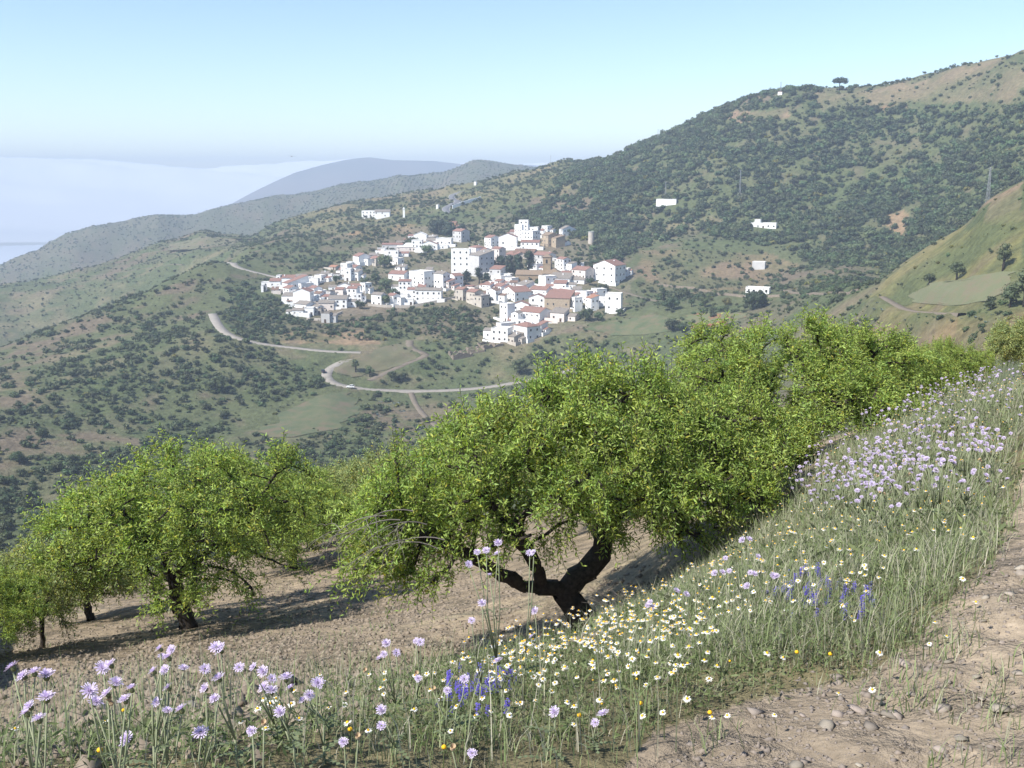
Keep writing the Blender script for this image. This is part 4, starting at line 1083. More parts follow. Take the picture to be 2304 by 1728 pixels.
# ------------------------------------------------------------------ scrub and trees on the hills
def ico(sub=1):
    bm = bmesh.new(); bmesh.ops.create_icosphere(bm, subdivisions=sub, radius=1.0)
    V = np.array([v.co[:] for v in bm.verts]); F = np.array([[v.index for v in f.verts] for f in bm.faces]); bm.free()
    return V, F
ICO1 = ico(1); ICO2 = ico(2)
def leaf_cloud(rng, lumps, ncard, csize, core=0.72, squash=0.8):
    """uneven crown: a few irregular cores with many small leaf faces standing off them"""
    Vs, Fs = [], []; b = 0
    for (c, r) in lumps:
        V, F = ICO1
        k = 1 + (rng.random(len(V)) - 0.5) * 0.5
        W = V * k[:, None] * r * core * np.array([1, 1, squash]) + c
        Vs.append(W); Fs.append(F + b); b += len(V)
    w = np.array([r * r for _, r in lumps]); w /= w.sum()
    ii = rng.choice(len(lumps), ncard, p=w)
    C = np.array([c for c, _ in lumps])[ii]; R = np.array([r for _, r in lumps])[ii]
    d = rng.normal(size=(ncard, 3)); d /= np.linalg.norm(d, axis=1)[:, None]
    P = C + d * (R * rng.uniform(0.66, 1.12, ncard))[:, None] * np.array([1, 1, squash])
    nrm = d + rng.normal(size=(ncard, 3)) * 0.7; nrm /= np.linalg.norm(nrm, axis=1)[:, None]
    u = np.cross(nrm, rng.normal(size=(ncard, 3))); u /= np.linalg.norm(u, axis=1)[:, None]
    v = np.cross(nrm, u)
    s = (csize * rng.uniform(0.6, 1.4, ncard))[:, None]
    q = np.stack([P - u*s, P - v*s*0.8, P + u*s], 1)
    q2 = np.stack([P - u*s, P + u*s, P + v*s*0.8], 1)
    T = np.concatenate([q, q2]).reshape(-1, 3)
    Vs.append(T); Fs.append(np.arange(len(T)).reshape(-1, 3) + b)
    return np.concatenate(Vs), np.concatenate(Fs)
M_scrub = leaf_mat('scrub_dark_leaves', (0.056, 0.092, 0.038), (0.098, 0.132, 0.052), 0.2, rand=0.5, scale=0.6)
M_olive = leaf_mat('scrub_light_leaves', (0.085, 0.110, 0.055), (0.115, 0.138, 0.066), 0.2, rand=0.4, scale=0.6)
M_pine = leaf_mat('pine_needles', (0.022, 0.042, 0.022), (0.040, 0.064, 0.028), 0.1, rand=0.25, scale=0.5)
M_yel = leaf_mat('broom_leaves', (0.20, 0.19, 0.035), (0.15, 0.16, 0.04), 0.2, rand=0.3, scale=0.8)
M_agave = leaf_mat('agave_leaves', (0.16, 0.21, 0.20), (0.22, 0.27, 0.25), 0.1, rand=0.2, scale=0.8)
M_bark = simple('bark', (0.060, 0.048, 0.038), (0.030, 0.025, 0.021), 14.0, 0.95, 0.9)
protos = []
for k in range(10):
    rg = np.random.default_rng(100 + k)
    if k < 5:     # rounded scrub oak, unit radius, base at z = 0
        L = [(np.array([0, 0, 0.5]), 0.62)] + [(np.array([rg.uniform(-.6, .6), rg.uniform(-.6, .6), rg.uniform(.2, .75)]), rg.uniform(.28, .5)) for _ in range(6)]
        V, F = leaf_cloud(rg, L, 150, 0.13); m = M_scrub
    elif k < 8:   # looser pale crown (almond, olive)
        L = [(np.array([rg.uniform(-.5, .5), rg.uniform(-.5, .5), rg.uniform(.55, 1.05)]), rg.uniform(.3, .46)) for _ in range(6)]
        V, F = leaf_cloud(rg, L, 170, 0.12, 0.55)
        b = MB(); b.tube([(0,0,-.4),(0.03,0,.3),(0,0.05,.8)], [.07,.055,.03], 5, cap=False)
        tv = np.array(b.V); tf = np.array([[f[0], f[1], f[2]] for f in b.F] + [[f[0], f[2], f[3]] for f in b.F])
        F = np.concatenate([F, tf + len(V)]); V = np.concatenate([V, tv]); m = M_olive
    elif k == 8:  # broom
        L = [(np.array([rg.uniform(-.4, .4), rg.uniform(-.4, .4), .35]), .4) for _ in range(3)]
        V, F = leaf_cloud(rg, L, 90, 0.14); m = M_yel
    else:         # agave rosettes
        Vs, Fs = [], []
        for c in range(4):
            cx, cy, sc = rg.uniform(-.7, .7), rg.uniform(-.7, .7), rg.uniform(.35, .7)
            for q in range(12):
                a = q * 2.4 + c; e = rg.uniform(.35, 1.3); L_ = sc * rg.uniform(.8, 1.1)
                d = np.array([math.cos(a)*math.cos(e), math.sin(a)*math.cos(e), math.sin(e)]); sd = np.array([-math.sin(a), math.cos(a), 0]) * .09 * sc * 2
                o = np.array([cx, cy, 0]); n0 = sum(len(x) for x in Vs)
                Vs.append(np.array([o - sd*.7, o + sd*.7, o + d*L_*.55 + sd, o + d*L_*.55 - sd, o + d*L_])); Fs += [[n0, n0+1, n0+2], [n0, n0+2, n0+3], [n0+3, n0+2, n0+4]]
        V = np.concatenate(Vs); F = np.array(Fs); m = M_agave
    mats = [m, M_bark]
    mi = np.zeros(len(F), int)
    if 5 <= k < 8: mi[-len(tf):] = 1
    protos.append(mesh_np('scrub_form', V, F, mats, mat_idx=mi))

house_xy = np.array([(o.location.x, o.location.y) for o in COL.objects if o.get('category') in ('house', 'church', 'ruin', 'water tank')])
road_xy = np.concatenate([Q[:, :2] for *_, Q in road_lines])
NC = 150000
d2 = RNG.uniform(240**2, 1330**2, NC); aa = RNG.uniform(math.radians(-33), math.radians(33), NC)
dd = np.sqrt(d2); X = np.sin(aa) * dd; Y = np.cos(aa) * dd; ZZ = gz(X, Y)
area_per = 0.5 * math.radians(66) * (1330**2 - 240**2) / NC       # m2 of ground for each candidate
pp = project(np.stack([X, Y, ZZ], 1)); px, py = pp[:, 0], pp[:, 1]
clump = fbm(X / 28, Y / 28, 3, 77); fine = fbm(X / 9, Y / 9, 2, 78); big = fbm(X / 90, Y / 90, 2, 79)
dens = np.full(NC, 1 / 20.0) * np.clip((clump - 0.36) * 5, 0.08, 2.2)
rad = 0.6 + 1.5 * RNG.random(NC) ** 2.5 + np.clip(clump - 0.5, 0, 1) * 3.0
typ = np.where(RNG.random(NC) < 0.55, RNG.integers(0, 5, NC), RNG.integers(5, 8, NC))
def zone(poly, density, r0, r1, light, dlo=100, dhi=3000, mod=1.0):
    m = in_poly(px, py, poly) & (dd > dlo) & (dd < dhi)
    dens[m] = density * (np.clip((clump[m] - 0.33) * 4.5, 0.1, 2.0) * mod + (1 - mod))
    rad[m] = r0 * .75 + (r1 * 1.15 - r0 * .75) * RNG.random(m.sum()) ** 2.4
    l = RNG.random(m.sum()) < light
    typ[m] = np.where(l, RNG.integers(5, 8, m.sum()), RNG.integers(0, 5, m.sum()))
zone([(1180,470),(1240,400),(1480,300),(1700,200),(1850,180),(1950,180),(2310,90),(2310,430),(2170,520),(2030,610),(1960,650),(1750,560),(1560,520),(1440,560),(1380,600),(1300,540),(1150,500)], 1/7.5, 1.3, 5.2, 0.2, 560, 1330, 0.65)
zone([(1830,175),(2310,90),(2310,240),(2140,240),(1850,250)], 1/32., 1.0, 3.0, 0.5, 600, 1330)
zone([(1440,560),(1700,560),(1850,590),(1900,650),(1700,665),(1440,655)], 1/26., 0.8, 2.5, 0.6, 500, 900, 0.5)
zone([(1700,590),(1960,600),(2010,650),(1960,690),(1750,680)], 1/17., 1.0, 2.6, 0.3, 450, 800, 0.6)
zone([(1980,640),(2230,450),(2310,400),(2310,800),(1980,800)], 1/40., 0.4, 1.5, 0.5, 150, 470)
zone([(1980,690),(2310,700),(2310,830),(1800,840),(1850,740)], 1/16., 0.6, 1.6, 0.4, 150, 420)
zone([(-100,600),(520,530),(560,560),(480,600),(260,690),(-100,820)], 1/40., 0.8, 1.8, 0.75, 780, 1330, 0.4)
zone([(560,530),(760,455),(1150,390),(1240,372),(1290,365),(1240,430),(1180,480),(1000,520),(860,520),(700,590),(560,590)], 1/24., 0.8, 2.5, 0.6, 750, 1330, 0.6)
zone([(-100,830),(380,640),(480,600),(560,640),(470,700),(470,760),(600,800),(730,860),(700,900),(500,960),(-100,1250)], 1/13., 0.8, 2.7, 0.45, 250, 800, 0.8)
zone([(520,660),(600,640),(640,700),(720,740),(680,760),(560,750),(500,720)], 1/8., 1.1, 2.6, 0.2, 450, 700, 0.4)
zone([(720,730),(900,700),(1060,690),(1090,730),(1060,770),(960,760),(850,770),(740,760)], 1/9., 1.0, 2.7, 0.3, 450, 700, 0.6)
zone([(985,690),(1070,690),(1090,745),(1040,765),(960,750)], 1/7., 1.2, 2.6, 0.3, 450, 700, 0.3)
zone([(1200,770),(1340,740),(1400,770),(1480,800),(1300,850),(1180,840)], 1/12., 1.0, 2.4, 0.3, 450, 700, 0.5)
zone([(740,990),(800,930),(850,885),(885,910),(840,990),(780,1060),(720,1060)], 1/9., 1.3, 3.0, 0.15, 250, 520, 0.3)
zone([(560,990),(640,905),(700,885),(640,960),(600,1000)], 1/10., 0.9, 2.0, 0.3, 250, 520, 0.4)
zone([(880,900),(1200,870),(1200,960),(1000,1010),(880,1000)], 1/10., 0.8, 2.3, 0.3, 250, 520, 0.7)
zone([(0,1060),(500,960),(560,1000),(700,1000),(740,1060),(600,1090),(0,1250)], 1/10., 0.9, 2.9, 0.25, 250, 480, 0.8)
keep_out = np.zeros(NC, bool)
for poly in ([(590,985),(610,950),(650,915),(700,893),(790,880),(812,900),(790,935),(740,968),(660,985)], [(835,800),(918,768),(935,805),(850,838),(756,842)],
             [(2010,660),(2110,622),(2290,590),(2290,640),(2180,700),(2030,690)], [(1320,742),(1480,705),(1530,720),(1500,748),(1360,756)], [(1535,712),(1690,702),(1640,735),(1560,742)],
             [(1600,262),(1690,250),(1760,243),(1782,262),(1690,268)], [(1960,252),(2060,234),(2062,246)], [(1980,478),(2040,474),(2040,540)], [(2224,460),(2310,405),(2310,500),(2200,505)]):
    keep_out |= in_poly(px, py, poly)
def near_any(P, Q, r):
    out = np.zeros(len(P), bool)
    for k in range(0, len(P), 8000):
        out[k:k+8000] = (np.hypot(P[k:k+8000, None, 0] - Q[None, :, 0], P[k:k+8000, None, 1] - Q[None, :, 1]) < r).any(1)
    return out
keep_out &= RNG.random(NC) > 0.10
ok = (RNG.random(NC) < dens * area_per) & ~keep_out
sel = np.where(ok)[0]
P2 = np.stack([X[sel], Y[sel]], 1)
bad = near_any(P2, house_xy, 7.5) | near_any(P2, road_xy[::2], 4.2)
sel = sel[~bad]
typ[(RNG.random(NC) < 0.03)] = 8
br = in_poly(px, py, [(1990,640),(2230,450),(2310,420),(2310,620),(2080,620)]) & (RNG.random(NC) < 0.35) & (dd < 470); typ[br] = 8
ag = (in_poly(px, py, [(1940,650),(2060,680),(2080,720),(1960,720)]) | in_poly(px, py, [(2160,690),(2300,690),(2300,730),(2160,730)]) | in_poly(px, py, [(830,905),(900,890),(1000,930),(960,980),(850,960)])) & (RNG.random(NC) < 0.45); typ[ag] = 9; rad[ag] *= 0.8
in_view = (px > -20) & (px < 2324) & (py > 0) & (py < 1100)
size_px = rad * 2 / dd * FPX
# the 300 that show largest are plants of their own, the rest one mass of scrub
vs = sel[in_view[sel] & (typ[sel] < 8)]
big_ones = vs[np.argsort(-size_px[vs])[:300]]
rest = np.setdiff1d(sel, big_ones)
def where_words(x, y, d):
    if x > 1960 and d < 480: return 'on the right spur'
    if x > 1230 and y < 560: return 'on the wooded right hill'
    if x > 1420 and y >= 560: return 'on the orchard slope right of the village'
    if y < 560 and x <= 1230: return 'on the ridge behind the village'
    if y > 800: return 'in the valley below the road'
    return 'on the slopes around the village'
for i in big_ones:
    k = int(typ[i]); rz = RNG.random() * 6.28; r = float(rad[i])
    o = put('scrub_tree' if k >= 5 else 'scrub_bush', protos[k], None, (X[i], Y[i], ZZ[i] - 0.15 * r), (0, 0, rz), (r, r * RNG.uniform(.8, 1.1), r * RNG.uniform(.75, 1.15)))
    w = where_words(px[i], py[i], dd[i])
    lab = ('pale loose-crowned tree ' if k >= 5 else 'dark rounded evergreen bush ') + w
    tag(o, lab, 'tree' if k >= 5 else 'bush', ('trees ' if k >= 5 else 'bushes ') + w)
# olive groves and specks on the far ridge
NF = 16000
dF = np.sqrt(RNG.uniform(1650**2, 2500**2, NF)); aF = RNG.uniform(math.radians(-30), math.radians(4), NF)
XF, YF = np.sin(aF) * dF, np.cos(aF) * dF
gx = np.round(XF / 9) * 9 + RNG.normal(size=NF) * 1.2; grove = fbm(XF / 260, YF / 260, 2, 91) > 0.52
XF = np.where(grove, gx, XF); ZF = gz(XF, YF)
kf = (ZF > -300) & (RNG.random(NF) < np.where(grove, 0.9, 0.45))
AX = np.concatenate([X[rest], XF[kf]]); AY = np.concatenate([Y[rest], YF[kf]]); AZ_ = np.concatenate([ZZ[rest] - 0.15 * rad[rest], ZF[kf] - 0.2])
AR = np.concatenate([rad[rest], RNG.uniform(1.0, 2.2, kf.sum())]); AT = np.concatenate([typ[rest], RNG.integers(0, 8, kf.sum())])
proto_col = bpy.data.collections.new('scrub_forms')
for k, pm in enumerate(protos):
    po = bpy.data.objects.new('form_%02d' % k, pm); proto_col.objects.link(po)
pm = bpy.data.meshes.new('scrub'); pm.vertices.add(len(AX))
pm.vertices.foreach_set('co', np.stack([AX, AY, AZ_], 1).astype(np.float32).ravel())
for nm, ty, val in (('size', 'FLOAT', AR), ('turn', 'FLOAT', RNG.random(len(AX)) * 6.28)):
    at = pm.attributes.new(nm, ty, 'POINT'); at.data.foreach_set('value', val.astype(np.float32))
at = pm.attributes.new('form', 'INT', 'POINT'); at.data.foreach_set('value', AT.astype(np.int32))
ng = bpy.data.node_groups.new('plant_scrub', 'GeometryNodeTree')
ng.interface.new_socket('Geometry', in_out='INPUT', socket_type='NodeSocketGeometry'); ng.interface.new_socket('Geometry', in_out='OUTPUT', socket_type='NodeSocketGeometry')
gi = ng.nodes.new('NodeGroupInput'); go = ng.nodes.new('NodeGroupOutput')
iop = ng.nodes.new('GeometryNodeInstanceOnPoints'); ci = ng.nodes.new('GeometryNodeCollectionInfo')
ci.inputs['Collection'].default_value = proto_col; ci.inputs['Separate Children'].default_value = True; ci.inputs['Reset Children'].default_value = True
def named(nm, ty):
    n = ng.nodes.new('GeometryNodeInputNamedAttribute'); n.data_type = ty; n.inputs['Name'].default_value = nm
    return n.outputs['Attribute']
cx = ng.nodes.new('ShaderNodeCombineXYZ')
ng.links.new(named('turn', 'FLOAT'), cx.inputs['Z'])
ng.links.new(gi.outputs[0], iop.inputs['Points']); ng.links.new(ci.outputs[0], iop.inputs['Instance']); iop.inputs['Pick Instance'].default_value = True
ng.links.new(named('form', 'INT'), iop.inputs['Instance Index']); ng.links.new(cx.outputs[0], iop.inputs['Rotation']); ng.links.new(named('size', 'FLOAT'), iop.inputs['Scale'])
ng.links.new(iop.outputs[0], go.inputs[0])
scrub = put('scrub', pm); tag(scrub, 'mass of low green scrub covering the hillsides', None, kind='stuff')
scrub.modifiers.new('plant_scrub', 'NODES').node_group = ng
print('scrub instances', len(AX))

# ---- trees one can tell apart, with trunk and crown
def far_tree(kind, px_, py_, wpx, hpx, label, dmin=300, mat=None):
    p = hit(px_, py_, dmin); s = math.hypot(p.x, p.y) / FPX; w = wpx * s; h = hpx * s
    rg = np.random.default_rng(int(px_ * 7 + py_))
    root = bpy.data.objects.new({'pine': 'pine_tree', 'cypress': 'cypress_tree', 'umbrella': 'umbrella_pine', 'round': 'broadleaf_tree', 'bush': 'garden_bush'}[kind], None)
    COL.objects.link(root); root.location = p; tag(root, label, 'tree' if kind != 'bush' else 'bush', 'trees in and around the village')
    th = {'pine': .25, 'cypress': .08, 'umbrella': .6, 'round': .35, 'bush': .1}[kind] * h
    b = MB(); lean = rg.uniform(-.04, .04) * h
    b.tube([(0,0,-.8),(lean*.4,0,th*.5),(lean,0,th+.35*(h-th))], [.05*h+.05, .04*h+.04, .02*h], 7)
    for q in range(4):
        a = q * 1.6 + rg.random(); b.tube([(lean*.7,0,th*.8),(math.cos(a)*w*.25, math.sin(a)*w*.25, th+(h-th)*.45)], [.02*h, .01*h], 5)
    put('trunk', b.mesh('trunk', [M_bark], True), root)
    L = []
    if kind == 'cypress':
        for q in range(7): z = h * (.12 + .8 * q / 6); L.append((np.array([rg.uniform(-.1,.1)*w, rg.uniform(-.1,.1)*w, z]), w * .5 * (1 - (q/6) ** 2 * .75)))
    elif kind == 'pine':
        for q in range(16):
            z = th * .8 + (h - th) * .9 * rg.random() ** .8; k = 1 - .65 * (z - th) / (h - th); a = rg.random() * 6.28; rr_ = w * .36 * k * math.sqrt(rg.random())
            L.append((np.array([math.cos(a)*rr_, math.sin(a)*rr_, z]), w * rg.uniform(.2, .3)))
    elif kind == 'umbrella':
        for q in range(14):
            a = rg.random() * 6.28; rr_ = w * .38 * math.sqrt(rg.random()); L.append((np.array([math.cos(a)*rr_, math.sin(a)*rr_, h * (.78 - .25 * (rr_ / (w*.5)) ** 2)]), w * rg.uniform(.12, .18)))
    else:
        for q in range(13):
            a = rg.random() * 6.28; rr_ = w * .34 * math.sqrt(rg.random()); z = th + (h - th) * (.15 + .72 * rg.random() * (1 - (rr_ / (w * .6)) ** 2))
            L.append((np.array([math.cos(a)*rr_, math.sin(a)*rr_, z]), w * rg.uniform(.18, .3)))
    V, F = leaf_cloud(rg, L, 900 if wpx > 25 else 500, w * (.035 if wpx > 25 else .05), .62, .85)
    put('crown', mesh_np('crown', V, F, [mat or (M_pine if kind in ('pine', 'cypress', 'umbrella') else M_scrub)]), root)
for t in [
 ('umbrella',1889,203,36,27,'lone umbrella pine on the skyline',700),
 ('pine',985,528,46,30,'left of the dark pines above the upper row of houses'),('pine',1012,530,44,34,'middle dark pine above the upper row of houses'),('pine',1036,528,34,26,'right dark pine above the upper row of houses'),
 ('pine',1126,612,34,40,'leftmost tall pine in the village centre'),('pine',1146,616,34,44,'second tall pine in the village centre'),('pine',1168,618,36,46,'third tall pine in the village centre'),('pine',1190,612,36,50,'tallest pine beside the church'),('pine',1110,608,22,22,'small pine at the left foot of the central pines'),
 ('pine',1050,634,26,24,'short pine in front of the grey apartments, left'),('pine',1078,638,26,38,'pointed pine in front of the grey apartments'),('pine',1094,636,20,26,'short pine in front of the grey apartments, right'),
 ('round',867,690,24,28,'round garden tree between two white houses on the wall'),('round',866,604,36,28,'round dark tree beside the beige orange-roofed house'),
 ('round',846,640,24,26,'dark tree in the gully left of the wide dull red roof'),('round',868,655,34,30,'large dark tree in the gully below the wide dull red roof'),('round',886,672,24,22,'dark tree at the gully mouth'),('round',756,640,20,20,'tree at the top right of the left cluster'),('round',895,670,14,14,'small tree by the slanting red roof'),
 ('round',700,692,14,11,'small tree in front of the lowest left cottage'),('round',810,695,24,18,'tree right of the left cluster'),('round',822,640,20,16,'tree above the left cluster edge'),
 ('round',1297,604,24,25,'pointed green tree behind the house with dark porch'),('round',1327,642,20,18,'green tree left of the big white house'),('bush',1357,654,30,13,'wide dark bush in front of the big white house'),
 ('round',1318,722,40,28,'large dark tree below the orange lean-to house'),('round',1346,722,26,18,'tree right of the large dark tree, lower right'),('round',1370,698,24,22,'tree in front of the modern white house'),('round',1396,712,20,17,'tree below the modern white house'),
 ('bush',925,552,40,14,'dark hedge below the upper row of houses'),('bush',960,566,30,14,'dark bush below the right of upper row'),
 ('cypress',655,625,4,12,'thin cypress behind the white row house',300),('cypress',596,657,6,18,'thin cypress at the village\'s extreme left',300),
 ('round',1493,680,22,36,'slim green tree in the gardens right of the village'),('bush',1540,670,46,18,'bright green bush in the gardens'),('round',1510,698,40,28,'broad dark tree in the gardens'),('round',1556,691,14,18,'small round garden tree'),('round',1586,692,26,24,'round dark garden tree near the terrace wall'),
 ('bush',1635,689,26,20,'yellow-green round bush beside the terrace wall',300,'y'),('round',1694,697,62,38,'very broad dark tree below the open-fronted shed'),('round',1513,745,40,26,'dark tree beside the long green field'),('round',1535,748,26,20,'dark tree right of the long green field'),('bush',1560,750,14,10,'low bush beyond the field corner'),
 ('round',2153,630,32,42,'grey-green olive tree left of the terraced field',250,'o'),('round',2257,608,36,56,'tall grey-green olive tree above the terraced field',250,'o'),('round',2272,692,42,50,'dark olive tree at the right edge of the terraced field',250,'o'),('round',2305,690,50,80,'large dark olive tree cut by the right picture edge',220,'o'),('round',2227,699,24,20,'small olive below the terraced field',220,'o'),('round',2090,640,26,24,'bush-like olive at the spur foot',250,'o'),
 ('round',800,838,20,34,'tree at the left edge of the dry meadow'),('round',832,848,24,26,'tree at the lower edge of the dry meadow'),('round',880,856,26,22,'tree beside the dirt track end'),('round',905,858,24,18,'bush tree above the concrete road'),('round',1170,840,40,34,'grey-green tree below the ruins'),('round',1230,830,40,38,'dark tree below the lowest houses'),
 ('round',718,870,30,22,'tree below the road hairpin'),('round',486,880,46,32,'dark round tree in the left valley'),('round',629,1010,34,26,'round dark bush tree on the brown slope'),('round',95,985,26,24,'lone round tree on the lower left slope'),('round',45,1045,30,28,'round tree at the left valley side'),
 ('round',1400,690,0.1,0.1,None),
]:
    if t[5] is None: continue
    kind, a_, b_, w_, h_, lb = t[:6]; dm = t[6] if len(t) > 6 else 300; mt_ = {'y': M_yel, 'o': M_olive}.get(t[7]) if len(t) > 7 else None
    far_tree(kind, a_, b_, w_, h_, lb, dm, mt_)
# date palm beside the lavender house
p = hit(1102, 686, 400); root = bpy.data.objects.new('palm_tree', None); COL.objects.link(root); root.location = p
tag(root, 'small palm beside the lavender house in the lower row', 'tree')
b = MB(); b.tube([(0,0,-.5),(.1,0,2),(0,0,4.2)], [.3,.24,.22], 7); put('trunk', b.mesh('trunk', [M_bark]), root)
b = MB()
for q in range(18):
    a = q * 2.4; e = .9 - (q % 6) * .22; pts = []
    for k in range(5):
        u = k / 4 * 2.4; pts.append((math.cos(a)*u*math.cos(e*.6), math.sin(a)*u*math.cos(e*.6), 4.2 + u*math.sin(e) - .28*u*u))
    for k in range(4):
        p0, p1 = Vector(pts[k]), Vector(pts[k+1]); sd = Vector((-math.sin(a), math.cos(a), -.25)) * .28 * (1 - k / 5)
        b.add([p0 - sd, p0 + sd, p1 + sd*.8, p1 - sd*.8], [(0,1,2,3)])
put('crown', b.mesh('crown', [M_scrub]), root)
# ------------------------------------------------------------------ almond trees on the near slope
M_leafA = leaf_mat('almond_leaf', (0.285, 0.395, 0.095), (0.365, 0.455, 0.130), 0.5, scale=1.2, vary=True)
M_leafB = leaf_mat('almond_leaf_pale', (0.310, 0.375, 0.155), (0.375, 0.425, 0.190), 0.5, scale=1.2, vary=True)
M_almbark = simple('almond_bark', (0.075, 0.062, 0.052), (0.030, 0.025, 0.022), 18.0, 0.95, 1.0)
M_twig = simple('dead_twig', (0.17, 0.15, 0.135), (0.22, 0.20, 0.18), 9.0, 0.95)
M_almond = simple('green_almond', (0.24, 0.25, 0.12), (0.30, 0.27, 0.14), 20.0, 0.8)

def grow(rng, limbs, lobes, natt=700, step=0.16, reach=1.3, kill=0.24, iters=70):
    """branch skeleton: given limbs first, then growth towards points spread through the crown"""
    nodes = []; par = []
    for limb in limbs:
        pts = [np.array(p, float) for p in limb['p']]
        prev = limb.get('from', None)
        if prev is None and nodes:
            prev = int(np.argmin([np.linalg.norm(n - pts[0]) for n in nodes]))
        for a, b in zip(pts[:-1], pts[1:]):
            n = max(1, int(np.linalg.norm(b - a) / step))
            for k in range(n):
                q = a + (b - a) * (k / n)
                if prev is not None and np.linalg.norm(nodes[prev] - q) < 1e-6: continue
                nodes.append(q + rng.normal(size=3) * 0.012); par.append(-1 if prev is None else prev); prev = len(nodes) - 1
        nodes.append(pts[-1]); par.append(prev)
    A = []
    w = np.array([l[1][0] * l[1][1] * l[1][2] for l in lobes]); w = w / w.sum()
    while len(A) < natt:
        c, r = lobes[rng.choice(len(lobes), p=w)]
        d = rng.normal(size=3); d /= np.linalg.norm(d); q = d * rng.random() ** 0.25
        A.append(np.array(c) + q * np.array(r))
    A = np.array(A); alive = np.ones(len(A), bool)
    nodes = np.array(nodes); par = list(par)
    dmat = np.linalg.norm(A[:, None] - nodes[None], axis=2); near_i = dmat.argmin(1); near_d = dmat.min(1)
    for it in range(iters):
        act = alive & (near_d < reach * 2.5)
        if not act.any(): break
        new = []; newp = []
        for j in np.unique(near_i[act]):
            v = A[act & (near_i == j)] - nodes[j]; v = v / (np.linalg.norm(v, axis=1)[:, None] + 1e-9)
            d = v.sum(0) + rng.normal(size=3) * 0.18; d[2] += 0.05
            n = np.linalg.norm(d)
            if n < 1e-6: continue
            new.append(nodes[j] + d / n * step); newp.append(int(j))
        if not new: break
        base = len(nodes); new = np.array(new); nodes = np.concatenate([nodes, new]); par += newp
        dm = np.linalg.norm(A[:, None] - new[None], axis=2); k = dm.argmin(1); m = dm.min(1)
        up = m < near_d; near_d[up] = m[up]; near_i[up] = base + k[up]
        alive &= near_d > kill
    return nodes, np.array(par)

